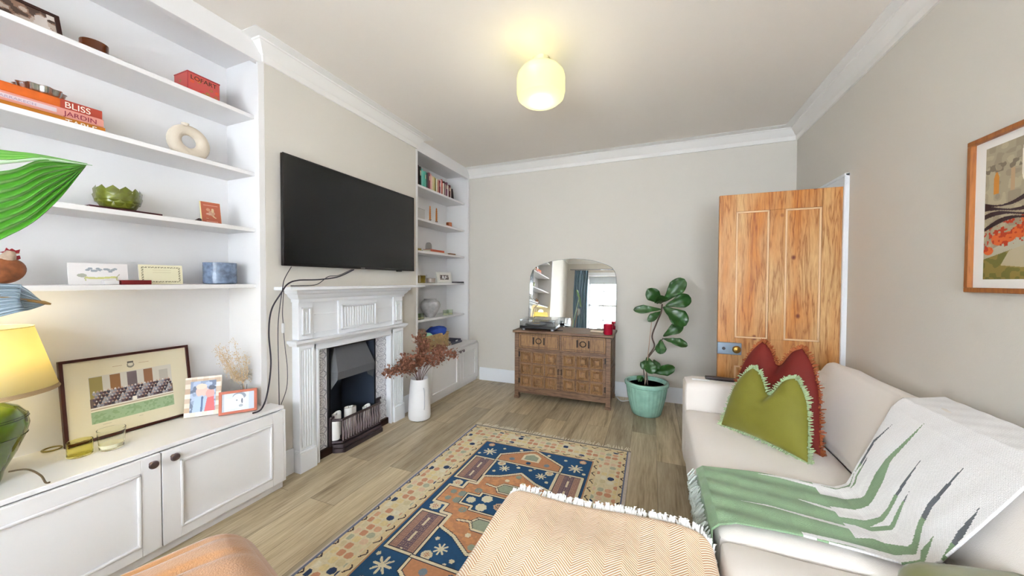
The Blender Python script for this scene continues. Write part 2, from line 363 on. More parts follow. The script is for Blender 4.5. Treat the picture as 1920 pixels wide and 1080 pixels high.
# curtain (in the mirror)
def curtain(x0, x1, label):
    cb = MB()
    def f(u, v):
        x = x0+(x1-x0)*u; d = .03*math.sin(u*2*math.pi*5+.6*math.sin(v*3)); return (x+.01*math.sin(v*7), REAR+.12+d, .05+2.2*v)
    cb.grid(f, 60, 12); o = cb.build('curtain', mat('blue_grey_curtain', '6F8494', .9)); md = o.modifiers.new('thick', 'SOLIDIFY'); md.thickness = .004; tag(o, label, 'curtain', None); return o
curtain(-1.86, -1.52, 'blue-grey curtain hanging beside the window reflected in the mirror')
cr_ = MB().tube([(-1.98, REAR+.12, 2.27), (1.12, REAR+.12, 2.27)], .011).build('curtain_rail', mat('grey_metal', '8A8C90', .4, metal=.8)); tag(cr_, 'grey curtain rail above the windows behind the camera', 'rail')

# cornices and baseboards
def corn(s=1.): return [(0, H-.11), (.012, H-.11), (.014, H-.075), (.03, H-.062), (.036, H-.05), (.06, H-.022), (.066, H-.02), (.068, H-.012), (.09, H-.010), (.10, H-.006), (.115, H-.004), (.115, H), (0, H)]
struct(MB().sweep([(XA+.29, YB), (XR, YB), (XR, REAR)], corn(), side=-1).build('trim_1', TRIM, smooth=.5), 'white cornice of the back and right walls')
struct(MB().sweep([(XC-.1, YC1), (XC, YC1), (XC, YA1), (XC-.1, YA1)][::1], corn(), side=1).build('trim_2', TRIM, smooth=.5), 'white cornice of the chimney breast')
struct(MB().sweep([(XR, REAR), (XC, REAR), (XC, YA0)], corn(), side=-1).build('trim_3', TRIM, smooth=.5), 'white cornice of the rear wall')
def skirt(d=.018, h=.15): return [(0, 0), (d, 0), (d, h-.03), (d*.6, h-.012), (d*.4, h), (0, h)]
struct(MB().sweep([(XC+.14, YB), (XR, YB), (XR, DY1+.09)], skirt(), side=-1).build('baseboard_back', WHITE, smooth=.5))
struct(MB().sweep([(XR, DY0-.09), (XR, REAR)], skirt(), side=-1).build('baseboard_right', WHITE, smooth=.5))
struct(MB().sweep([(XC, YC1), (XC, 2.50)], skirt(), side=1).sweep([(XC, 1.495), (XC, YA1+.02)], skirt(), side=1).build('baseboard_left', WHITE, smooth=.5))

# ================================================================= DOOR
pine = woodmat('pine_wood', 'D2A872', '966230', knots=True, axis=2, scale=9, rough=.45, dark='6E2E14')
DX0, DX1, DYl, DT = .452, 1.148, 2.905, .036
door = MB()
st = .105
zr = [(0.02, .20), (.60, .80), (1.70, 1.822)]
door.box(DX0, DX0+st, DYl, DYl+DT, .02, 1.822).box(DX1-st, DX1, DYl, DYl+DT, .02, 1.822)
for a, b in zr: door.box(DX0+st, DX1-st, DYl, DYl+DT, a, b)
xm = (DX0+DX1)/2; door.box(xm-.045, xm+.045, DYl, DYl+DT, .2, .6).box(xm-.045, xm+.045, DYl, DYl+DT, .8, 1.70)
dl = struct(door.build('door_1', pine, bev=.002), 'stripped pine panelled door standing open')
pn = 0
for (a, b) in ((DX0+st, xm-.045), (xm+.045, DX1-st)):
    for (c, d) in ((.2, .6), (.8, 1.70)):
        MB().box(a, b, DYl+.012, DYl+DT-.012, c, d).build('door_panel', pine, dl)
        e = .012; q = MB()
        for s_ in (0,):
            q.box(a, a+e, DYl+.003, DYl+.012, c, d).box(b-e, b, DYl+.003, DYl+.012, c, d).box(a, b, DYl+.003, DYl+.012, c, c+e).box(a, b, DYl+.003, DYl+.012, d-e, d)
        q.build('panel_moulding', mat('pale_pine', 'DDB890', .5), dl, bev=.003)
lk = MB().box(DX0-.004, DX0+.145, DYl-.022, DYl, .68, .765).build('rim_lock', mat('painted_blue_steel', '8FA0B2', .4, metal=.3), dl, bev=.004)
MB(frame((DX0+.035, DYl-.022, .722), (1, 0, 0), (0, 0, 1))).lathe([(.011, 0), (.011, .002), (.005, .003), (0, .003)], 16).build('keyhole', mat('dark_steel', '4A4A50', .4, metal=.8), lk)
MB(frame((DX0+.107, DYl-.022, .725), (1, 0, 0), (0, 0, 1))).lathe([(.018, 0), (.018, .004), (.009, .008), (.009, .018), (.024, .028), (.027, .042), (.02, .055), (0, .06)], 24).build('door_knob', BRASS, lk)
MB().box(DX0-.001, DX0+.001, DYl+.01, DYl+.026, .69, .76).build('latch_plate', BRASS, dl)
for z in (1.60, .35):
    MB().tube([(DX1+.008, DYl+.0, z), (DX1+.008, DYl+.0, z+.09)], .007).box(DX1-.001, DX1+.012, DYl, DYl+.03, z, z+.09).build('hinge', mat('painted_white_hinge', 'DCD6CC', .4), dl)
fr = MB()
A = [(0, 0), (.062, 0), (.062, .010), (.048, .018), (.012, .022), (0, .014)]
for y0, sg in ((DY0, -1), (DY1, 1)):
    fr.box(XR-.02, XR, min(y0, y0+sg*.088), max(y0, y0+sg*.088), 0, DZ).box(XR-.026, XR, min(y0+sg*.068, y0+sg*.086), max(y0+sg*.068, y0+sg*.086), 0, DZ+.048)
    fr.box(XR-.012, XR+.13, min(y0, y0-sg*.015), max(y0, y0-sg*.015), 0, DZ)
fr.box(XR-.02, XR, DY0-.088, DY1+.088, DZ, DZ+.07).box(XR-.026, XR, DY0-.088, DY1+.086, DZ+.05, DZ+.068).box(XR-.012, XR+.13, DY0, DY1, DZ-.015, DZ)
struct(fr.build('door_2', WHITE, bev=.002), 'white door frame and architrave'); bpy.data.objects['door_2'].name = 'trim_4'

# ================================================================= ALCOVE JOINERY
SZ = [2.127, 1.80, 1.4785, 1.155]; SH = .022
def bookcase(Y0, Y1, label, extra=None, open_from=.476):
    t = thing('fitted_bookcase', ((XA+XC)/2, (Y0+Y1)/2, open_from), label, 'bookcase')
    fx = -2.095
    MB().box(XA, XA+.012, Y0, Y1, open_from, H).build('back_panel', JOIN, t)
    MB().box(XA+.012, fx, Y0, Y0+.02, open_from, 2.47).build('side_panel', JOIN, t)
    MB().box(XA+.012, fx, Y1-.02, Y1, open_from, 2.47).build('side_panel', JOIN, t)
    MB().box(fx, fx+.018, Y0, Y0+.034, open_from, 2.436).build('face_frame', JOIN, t, bev=.002)
    MB().box(fx, fx+.018, Y1-.034, Y1, open_from, 2.436).build('face_frame', JOIN, t, bev=.002)
    MB().box(fx-.02, fx+.018, Y0, Y1, 2.436, H).build('header', JOIN, t, bev=.002)
    MB().box(XA+.012, fx-.02, Y0, Y1, 2.47, 2.49).build('soffit', JOIN, t)
    for z in SZ: MB().box(XA+.012, -2.135, Y0+.02, Y1-.02, z, z+SH).build('shelf', JOIN, t, bev=.002)
    if extra: MB().box(XA+.012, -2.135, Y0+.02, Y1-.02, extra, extra+.02).build('shelf', JOIN, t, bev=.002)
    return t
bookcase(YA0, YA1, 'white fitted alcove bookcase left of the chimney breast, with four shelves above the table lamp')
bookcase(YC1, YB-.015, 'white fitted alcove bookcase right of the chimney breast, in the far corner', extra=.785)
def knob(c, n_, parent, m):
    MB(frame(c, (0, 1, 0), (0, 0, 1))).lathe([(.008, 0), (.007, .012), (.013, .016), (.017, .022), (.014, .029), (0, .032)], 20).build('knob', m, parent)
PEW = mat('pewter', '7A6E74', .3, metal=1.)
def cupboard(Y0, Y1, doors, label):
    t = thing('alcove_cupboard', ((XA-1.952)/2, (Y0+Y1)/2, 0), label, 'cupboard')
    MB().box(XA, -2.0, Y0, Y1, .05, .452).box(XA+.02, -1.975, Y0, Y1-.005, 0, .05).build('carcass', JOIN, t, bev=.002)
    [MB().box(-2.0, -1.953, a, a+.012, .045, .457).build('face_frame', JOIN, t, bev=.002) for a in (Y0, Y1-.012)]
    MB().box(XA, -1.966, Y0, Y1, .457, .476).build('worktop', JOIN, t, bev=.003)
    for (a, b, kn) in doors:
        d = MB(); fx = -1.952; z0, z1 = .045, .453; fwid = .062
        d.box(fx-.02, fx, a, a+fwid, z0, z1).box(fx-.02, fx, b-fwid, b, z0, z1).box(fx-.02, fx, a+fwid, b-fwid, z0, z0+fwid-.02).box(fx-.02, fx, a+fwid, b-fwid, z1-fwid+.005, z1)
        dr = d.build('door', JOIN, t, bev=.0015)
        z2, z3 = z0+fwid-.02, z1-fwid+.005
        MB().box(fx-.018, fx-.010, a+fwid, b-fwid, z2, z3).build('panel', JOIN, dr)
        m = MB(); pr = .012
        for (y0, y1, zz0, zz1) in ((a+fwid, a+fwid+pr, z2, z3), (b-fwid-pr, b-fwid, z2, z3), (a+fwid, b-fwid, z2, z2+pr), (a+fwid, b-fwid, z3-pr, z3)): m.box(fx-.010, fx+.004, y0, y1, zz0, zz1)
        m.build('moulding', JOIN, dr, bev=.004)
        knob((fx, kn, .423), 0, dr, PEW)
    return t
cupboard(YA0, 1.365, [(.818, 1.352, .854), (.26, .814, .783), (-.03, .256, .22)], 'low white panelled cupboard under the left bookcase, carrying the green lamp')
cupboard(YC1-.02, YB-.015, [(2.74, 3.340, 3.31), (3.344, 3.755, 3.38)], 'low white panelled cupboard in the far corner, behind the white floor vase')

# ================================================================= FIREPLACE
fp = thing('fireplace_surround', (XC, 2.0, 0), 'white carved timber fireplace surround with mantelshelf under the television', 'fireplace')
XF = -2.012
def fluted_leg(y0, y1, z0, z1):
    b = MB(); b.box(XC, XF+.004, y0-.003, y1+.003, 0, .135).box(XC, XF+.012, y0-.006, y1+.006, 0, .125)
    b.box(XC, XF-.008, y0+.002, y1-.002, .12, z1-.01); b.box(XC, XF, y0, y0+.014, .12, z1-.02).box(XC, XF, y1-.014, y1, .12, z1-.02).box(XC, XF, y0-.001, y1+.001, z1-.02, z1)
    n = 4; w = (y1-y0-.036)/n
    for i in range(n):
        yy = y0+.018+w*i
        b.tube([(XF-.008, yy+w/2, .15), (XF-.008, yy+w/2, z1-.03)], w*.36, 8)
    return b
L0, L1, R0, R1 = 1.495, 1.60, 2.345, 2.465
fluted_leg(L0, L1, 0, .79).build('leg', WHITE, fp, bev=.0015); fluted_leg(R0, R1, 0, .79).build('leg', WHITE, fp, bev=.0015)
b = MB().box(XC, XF-.012, L1, 1.622, 0, .79).box(XC, XF-.012, 2.326, R0, 0, .79).box(XC, XF-.012, L1, R0, .752, .79)
b.box(XC, XF-.004, 1.622, 1.64, 0, .752).box(XC, XF-.004, 2.312, 2.326, 0, .752).box(XC, XF-.004, 1.622, 2.326, .745, .757)
b.build('inner_frame', WHITE, fp, bev=.003)
def mould(y0, y1, z0, prof):
    """moulding across the front, returned to the wall at both ends; prof: (out, z)"""
    return MB().sweep([(XC, y1), (XF, y1), (XF, y0), (XC, y0)][::-1], [(o, z0+z) for o, z in prof], side=-1)
m1 = [(-.05, 0), (.006, 0), (.012, .012), (.022, .02), (.024, .036), (-.05, .036)]
mould(L0-.012, R1+.012, .79, m1).build('bed_moulding', WHITE, fp, smooth=.5)
b = MB().box(XC, XF-.018, L0+.005, R1-.005, .826, 1.07).build('frieze', WHITE, fp)
def block(y0, y1, flutes):
    q = MB().box(XC, XF-.006, y0, y1, .828, 1.065); z0, z1 = .855, 1.03; yy0, yy1 = y0+.02, y1-.02
    e = .010
    for (a, c, d, f) in ((yy0, yy0+e, z0, z1), (yy1-e, yy1, z0, z1), (yy0, yy1, z0, z0+e), (yy0, yy1, z1-e, z1)): q.box(XF-.006, XF+.006, a, c, d, f)
    if flutes:
        for i in range(flutes):
            yc = yy0+.022+(yy1-yy0-.044)*(i+.5)/flutes; q.tube([(XF-.006, yc, z0+.018), (XF-.006, yc, z1-.018)], (yy1-yy0-.05)/flutes*.38, 8)
    else: q.box(XF-.006, XF+.004, yy0+.024, yy1-.024, z0+.03, z1-.03)
    return q
block(L0+.002, L1-.005, 0).build('frieze_block', WHITE, fp, bev=.002)
block(R0+.005, R1-.002, 0).build('frieze_block', WHITE, fp, bev=.002)
block(1.795, 2.16, 12).build('frieze_block', WHITE, fp, bev=.002)
for (a, c) in ((L1+.015, 1.775), (2.18, R0-.012)):
    [MB().box(XF-.018, XF-.012, a, c, zz, zz+.005).build('panel_line', WHITE, fp) for zz in (.86, .975)]
m2 = [(-.05, 0), (.005, 0), (.008, .02), (.025, .035), (.032, .05), (.045, .058), (.05, .078), (-.05, .078)]
mould(L0+.002, R1-.002, 1.062, m2).build('crown_moulding', WHITE, fp, smooth=.5)
MB().box(XC, -1.925, 1.385, 2.665, 1.140, 1.160).build('mantelshelf', WHITE, fp, bev=.004)
# insert
def tilecol(U, V):
    c = Canvas(U, V, 'D9D8DC'); t = .128; u = (U % t)/t-.5; v = (V % t)/t-.5; r = np.hypot(u, v); a = np.arctan2(v, u)
    g = '9A9AA4'
    c.put((r > .40) & (r < .44), g).put((r > .30+.05*np.cos(8*a)) & (r < .335+.05*np.cos(8*a)), g).put((r < .22) & (np.abs(np.sin(4*a)) < .3), g).put((r > .10) & (r < .13), g)
    c.put((r > .46) & (np.abs(np.abs(u)-np.abs(v)) < .05), g).put((np.abs(u) > .488) | (np.abs(v) > .488), 'B4B2B6')
    return c.c
ins = thing('fireplace_insert', (-2.12, 1.98, 0), 'black cast iron fire insert with hood, flanked by patterned tiles', 'fireplace')
XT = -2.066
glz = paintmat('glazed_tile', rough=.25, coat=.3)
MB().box(XC-.05, XT-.001, 1.641, 1.736, .05, .744).build('tile_panel', mat('tile_body', 'CFCFD3', .4), ins)
MB().box(XC-.05, XT-.001, 2.19, 2.319, .05, .744).build('tile_panel', mat('tile_body'), ins)
paint('tile_glaze', frame((XT, 1.641, .05), (0, 1, 0)), .095, .69, 45, 200, lambda U, V: tilecol(U+.033, V), ins, glz)
paint('tile_glaze', frame((XT, 2.191, .05), (0, 1, 0)), .127, .69, 60, 200, tilecol, ins, glz)
[MB().box(XC-.1, -2.045, a, c, 0, .05).build('kerb', mat('dark_brown_kerb', '2A1712', .5), ins) for a, c in ((1.641, 1.76), (2.17, 2.319))]
MB().box(XC-.07, -2.062, 1.736, 1.765, 0, .744).box(XC-.07, -2.062, 2.172, 2.19, 0, .744).box(XC-.07, -2.062, 1.765, 2.172, .725, .744).build('iron_frame', IRON, ins, bev=.003)
MB().box(-2.375, -2.36, 1.70, 2.24, 0, .744).add([(-2.062, 1.765, .0), (-2.062, 1.765, .744), (-2.36, 1.82, .744), (-2.36, 1.82, 0), (-2.062, 1.75, 0), (-2.062, 1.75, .744), (-2.36, 1.80, .744), (-2.36, 1.80, 0)], [(0, 1, 2, 3), (4, 7, 6, 5), (0, 4, 5, 1), (3, 2, 6, 7), (1, 5, 6, 2), (0, 3, 7, 4)]).add([(-2.062, 2.172, .0), (-2.062, 2.172, .744), (-2.36, 2.12, .744), (-2.36, 2.12, 0), (-2.062, 2.185, 0), (-2.062, 2.185, .744), (-2.36, 2.14, .744), (-2.36, 2.14, 0)], [(0, 1, 2, 3), (4, 7, 6, 5), (0, 4, 5, 1), (3, 2, 6, 7), (1, 5, 6, 2), (0, 3, 7, 4)]).box(-2.36, -2.08, 1.76, 2.17, 0, .05).build('fireback', mat('dark_blue_iron', '3A4250', .5, metal=.3, bump=.3, bscale=40), ins)
# hood: faceted canopy
hd = MB(); y0, y1 = 1.765, 2.172; a0, a1 = 1.80, 2.14
hv = [(-2.10, a0+.03, .735), (-2.10, a1-.03, .735), (-2.03, a0-.005, .555), (-2.03, a1+.005, .555), (-2.035, a0-.005, .50), (-2.035, a1+.005, .50),
      (-2.075, y0, .555), (-2.075, y1, .555), (-2.075, y0, .42), (-2.075, y1, .42), (-2.13, a0+.03, .735), (-2.13, a1-.03, .735), (-2.12, y0, .42), (-2.12, y1, .42), (-2.12, a0, .5), (-2.12, a1, .5), (-2.13, y0, .555), (-2.13, y1, .555)]
hd.add(hv, [(0, 2, 3, 1), (2, 4, 5, 3), (0, 6, 2), (1, 3, 7), (2, 6, 8, 4), (3, 5, 9, 7), (0, 1, 11, 10), (4, 8, 12, 14), (5, 15, 13, 9), (4, 14, 15, 5), (0, 10, 16, 6), (1, 7, 17, 11), (6, 16, 12, 8), (7, 9, 13, 17), (10, 11, 17, 16), (16, 17, 15, 14), (16, 14, 12), (17, 13, 15)])
hd.build('hood', mat('grey_cast_iron', '5E6064', .5, metal=.15, bump=.4, bscale=160), ins, smooth=.3)
# front basket grate, bowed
g = thing('fire_grate', (-2.03, 1.98, 0), 'black iron basket grate with upright bars holding candles in the fireplace', 'grate')
GIR = mat('worn_iron', '4A4044', .45, metal=.4, bump=.3, bscale=150)
def bow(u, o=0.): # u in -1..1
    e = abs(u); x = -2.0+o if e < .82 else -2.0+o-(e-.82)/.18*.06
    return x, 1.983+.225*u
us = [-1, -.94, -.88, -.82, -.5, 0, .5, .82, .88, .94, 1]
for z, r in ((.225, .009), (.07, .010)): MB().tube([(bow(u)[0], bow(u)[1], z) for u in us], r).build('rail', GIR, g)
b = MB()
for k, (z0, z1, o) in enumerate(((0, .03, .028), (.03, .055, .014))):
    pts = [bow(u, o) for u in us]; b.add([(x, y, z) for x, y in pts for z in (z0, z1)]+[(-2.07, y, z) for x, y in pts for z in (z0, z1)], [(2*i, 2*i+2, 2*i+3, 2*i+1) for i in range(10)]+[(22+2*i, 22+2*i+1, 22+2*i+3, 22+2*i+2) for i in range(10)]+[(2*i+1, 2*i+3, 22+2*i+3, 22+2*i+1) for i in range(10)]+[(2*i, 22+2*i, 22+2*i+2, 2*i+2) for i in range(10)]+[(0, 1, 23, 22), (20, 42, 43, 21)])
b.build('base', GIR, g, bev=.002)
for i in range(16):
    u = -.78+1.56*i/15; x, y = bow(u); MB().tube([(x, y, .07), (x+.004, y, .13), (x-.003, y, .18), (x, y, .225)], [.006, .0085, .005, .006], 6).build('bar', mat('polished_iron', '9A9096', .35, metal=.8), g)
for u in (-1, 1):
    x, y = bow(u); MB().box(-2.085, x+.012, y-.014, y+.014, 0, .245).box(-2.05, x+.02, y-.018, y+.018, .235, .255).build('side_bracket', GIR, g, bev=.004)
for z in (.085,): MB().box(-2.30, -2.03, 1.79, 2.16, z-.008, z).build('grate_floor', GIR, g)
cl = [(-2.055, 1.79, .04, .175, 'squat white candle at the left end of the fire grate'), (-2.10, 1.842, .038, .20, 'second white candle from the left in the fire grate, its rim melted uneven'), (-2.075, 1.925, .036, .235, 'tallest white pillar candle, in the middle of the fire grate'), (-2.12, 2.005, .034, .20, 'short white candle just right of the tallest one in the fire grate'), (-2.06, 2.085, .036, .17, 'white candle with a peaked wax rim at the right end of the fire grate')]
for i, (x, y, r, h_, lb) in enumerate(cl):
    r *= .8
    c = thing('pillar_candle', (x, y, .085), lb, 'candle', 'white candles in the fire grate')
    q = MB(); seg = 24; hh = h_-.0; vs = []
    zt = lambda a: .085+hh*.75+(.012*math.sin(a*(1 if i != 4 else 1)+i) if i in (1, 0, 4) else 0)
    q.lathe([(r, 0), (r, hh*.5), (r, hh*.75), (r*.82, hh*.76), (r*.7, hh*.72), (0, hh*.70)], seg, (x, y, .085))
    if i in (1, 4):
        q.v = [(vx, vy, vz+(.018*max(0, (vy-y)/r) if vz > .085+hh*.6 else 0)) for vx, vy, vz in q.v]
    q.build('wax', WAX, c); MB().tube([(x, y, .085+hh*.70), (x+.002, y, .085+hh*.70+.02)], .0015, 5).build('wick', BLACK, c)

# ================================================================= TELEVISION AND CABLES
tv = thing('television', (-2.055, 2.03, 1.29), 'large flat black television mounted on the chimney breast', 'television')
ty0, ty1, tz0, tz1 = 1.413, 2.637, 1.287, 1.957; tx = -2.03
MB().box(tx-.022, tx, ty0, ty1, tz0, tz1).box(XC, tx-.02, 1.75, 2.3, 1.45, 1.8).build('body', BLACK, tv, bev=.004)
q = MB()
for (a, b_, c, d) in ((ty0, ty0+.008, tz0, tz1), (ty1-.008, ty1, tz0, tz1), (ty0, ty1, tz0, tz0+.014), (ty0, ty1, tz1-.008, tz1)): q.box(tx, tx+.003, a, b_, c, d)
q.build('bezel', mat('bezel_black', '151214', .3), tv)
MB().box(tx, tx+.0015, ty0+.008, ty1-.008, tz0+.014, tz1-.008).build('screen', mat('screen_glass', '16171A', .22, spec=.5), tv)
MB().box(tx+.003, tx+.0035, 2.005, 2.045, tz0+.005, tz0+.009).build('maker_mark', mat('logo_grey', 'A8A8A8', .4), tv)
MB().box(tx-.02, tx, 2.42, 2.47, tz0-.008, tz0).build('sensor', BLACK, tv)
def smooth_path(pts, n=8):
    P = [Vector(p) for p in pts]; out = []
    for i in range(len(P)-1):
        p0 = P[max(i-1, 0)]; p1 = P[i]; p2 = P[i+1]; p3 = P[min(i+2, len(P)-1)]
        for k in range(n):
            t = k/n; out.append(.5*((2*p1)+(-p0+p2)*t+(2*p0-5*p1+4*p2-p3)*t*t+(-p0+3*p1-3*p2+p3)*t**3))
    return out+[P[-1]]
cab = lambda pts, r, name, lb: tag(MB().tube(smooth_path(pts), r, 6).build(name, CABLE), lb, 'cable')
cab([(-2.04, 1.95, 1.280), (-2.03, 1.80, 1.225), (-2.0, 1.62, 1.205), (-1.95, 1.45, 1.20), (-1.915, 1.36, 1.18), (-1.935, 1.335, 1.13), (-2.02, 1.335, 1.03), (-2.03, 1.325, .90), (-2.03, 1.335, .72), (-2.03, 1.315, .56), (-2.0, 1.262, .487), (-1.99, 1.21, .482)], .0042, 'television_cable', 'thick dark cable looping from the television over the mantel end down to the cupboard top')
cab([(-2.04, 1.935, 1.282), (-2.0, 1.78, 1.235), (-1.98, 1.68, 1.225), (-1.96, 1.58, 1.165+.01), (-1.93, 1.45, 1.168), (-1.915, 1.375, 1.168)], .0025, 'thin_cable', 'thinner dark cable lying loosely on the left end of the mantelshelf')
cab([(-2.04, 1.47, 1.282), (-2.0, 1.40, 1.21), (-1.955, 1.355, 1.15), (-1.99, 1.352, .95), (-1.99, 1.352, .7), (-1.985, 1.350, .48)], .0022, 'straight_cable', 'thin dark cable hanging straight from the lower left corner of the television')
lampcab = thing('switched_cable', (-1.99, 1.36, .478), 'thin dark cable with a small inline switch hanging beside the fireplace', 'cable')
MB().tube(smooth_path([(-1.96, 1.365, 1.14), (-2.0, 1.385, 1.02), (-2.01, 1.395, .94), (-2.02, 1.41, .82), (-2.02, 1.425, .67), (-2.0, 1.405, .56), (-1.985, 1.36, .478)]), .002, 6).build('cord', CABLE, lampcab)
MB().puff((-2.013, 1.397, .918), (.008, .008, .03), .006, n=4).build('inline_switch', mat('white_plastic', 'D8D8D8', .4), lampcab)
CT_ = .4765
def torus(q, M, R, r, sx=1., n=40, k=14, rx=1.):
    vs = []; fs = []
    for i in range(n):
        a = 2*math.pi*i/n
        rr_ = r*(1+.12*math.sin(-a))
        for j in range(k):
            b_ = 2*math.pi*j/k; vs.append(((R+rr_*math.cos(b_))*math.cos(a), (R+rr_*math.cos(b_))*math.sin(a), rr_*.8*math.sin(b_)))
    for i in range(n):
        for j in range(k): fs.append((i*k+j, ((i+1) % n)*k+j, ((i+1) % n)*k+(j+1) % k, i*k+(j+1) % k))
    return q.add(vs, fs, M)
q = MB(); tag(torus(q, Matrix.Translation((-2.355, .632, CT_+.004)), .026, .0035, n=36, k=8).build('metal_ring', mat('brass_ring', '9A8A4A', .3, metal=.9)), 'small brass ring lying on the cupboard top between lamp and big frame', 'ring')

# ================================================================= CEILING LIGHT
cl_ = thing('ceiling_light', (-.641, 2.06, 2.25), 'opal glass drum ceiling light glowing yellow', 'light')
MB().lathe([(0, H), (.052, H), (.052, H-.028), (.045, H-.035), (0, H-.035)], 32, (-.641, 2.06, 0)).build('ceiling_rose', mat('cream_metal', 'D8CDA8', .4), cl_)
opal = mat('opal_glass', 'B8AE7A', .25, emit='FFFAAE', estr=.58)
MB().lathe([(.045, 2.512), (.080, 2.506), (.118, 2.488), (.141, 2.460), (.147, 2.435), (.147, 2.352), (.139, 2.320), (.112, 2.297), (.06, 2.285), (0, 2.283)], 48, (-.641, 2.06, 0)).build('glass_shade', opal, cl_)
lamp('ceiling_bulb', 'POINT', (-.641, 2.06, 2.24), 6, (1, .94, .80), shadow_soft_size=.15)
lamp('ceiling_bulb_up', 'POINT', (-.641, 1.88, 2.44), .55, (1, .84, .22), shadow_soft_size=.06)

# ================================================================= PICTURE ON RIGHT WALL
def art(U, V):
    # U from left 0 .. .46, V 0..0.49
    c = Canvas(U, V, 'A79B82'); n = nz(U, V, 40, 3); c.put(n > .62, '9A8E78').put(n < .3, 'B3A88C')
    c.poly([(0, .0), (.46, .0), (.46, .09), (.3, .16), (.15, .12), (0, .075)], '8A7A3C').put((V < .09+.05*np.sin(U*22)) & (nz(U, V, 60, 5) > .55), '6E6A30')
    c.poly([(.07, .05), (.25, .03), (.4, .1), (.46, .2), (.2, .14), (.1, .1)], 'B8AB8E')
    c.poly([(0, .075), (.15, .115), (.3, .17), (.46, .22), (.46, .28), (.2, .17), (0, .10)], 'B5B09C')
    for (x, y, r) in ((.02, .105, .02), (.06, .145, .03), (.10, .15, .025), (.14, .165, .03), (.17, .21, .03), (.2, .18, .03), (.25, .2, .03)): c.ell(x, y, r, r*.75, 'D8642E')
    c.put((V > .1) & (V < .19+.2*U) & (V > .1+.2*U) & (nz(U, V, 130, 8) > .62), 'B83818')
    for k in range(4):
        y = .185+.03*k; c.put(np.abs(V-(y+.02*np.sin(U*18+k)+.12*U*(U < .3))) < .006+.003*np.sin(U*30+k), '2E1420')
    c.put((U > .035) & (U < .055) & (V > .31) & (V < .31+.09-(np.abs(U-.045)*3)), 'C8832E').put((U > .10) & (U < .115) & (V > .31) & (V < .39), 'B89A78')
    c.put((V > .39) & (V < .42) & (nz(U, V, 90, 2) > .6), '7A6E5C')
    c.put((np.maximum(np.abs(U-.24)-.05, 0)**2+np.maximum(np.abs(V-.40)-.04, 0)**2 < .05**2), 'EFE8DA').put((np.maximum(np.abs(U-.24)-.045, 0)**2+np.maximum(np.abs(V-.40)-.035, 0)**2 < .035**2), 'B7A37A')
    return c.c
pic = thing('framed_print', (XR-.02, 1.6, 1.16), 'abstract orange, maroon and olive print in a tan wooden frame on the right wall', 'picture')
pw, ph = .62, .585; Mp = frame((XR-.001, 1.948, 1.163), (0, -1, 0))
tan = woodmat('tan_frame_wood', 'A8672F', '8A4E22', axis=2, scale=14)
fwid = .018; q = MB(Mp)
q.box(0, pw, 0, fwid, 0, .024).box(0, pw, ph-fwid, ph, 0, .024).box(0, fwid, fwid, ph-fwid, 0, .024).box(pw-fwid, pw, fwid, ph-fwid, 0, .024).build('frame', tan, pic, bev=.002)
MB(Mp).box(fwid, pw-fwid, fwid, ph-fwid, 0, .008).build('mount', mat('white_mount', 'EFECE8', .8), pic)
paint('print', Mp @ Matrix.Translation((.062, .05, .0085)), pw-.124, .487, 260, 260, art, pic)

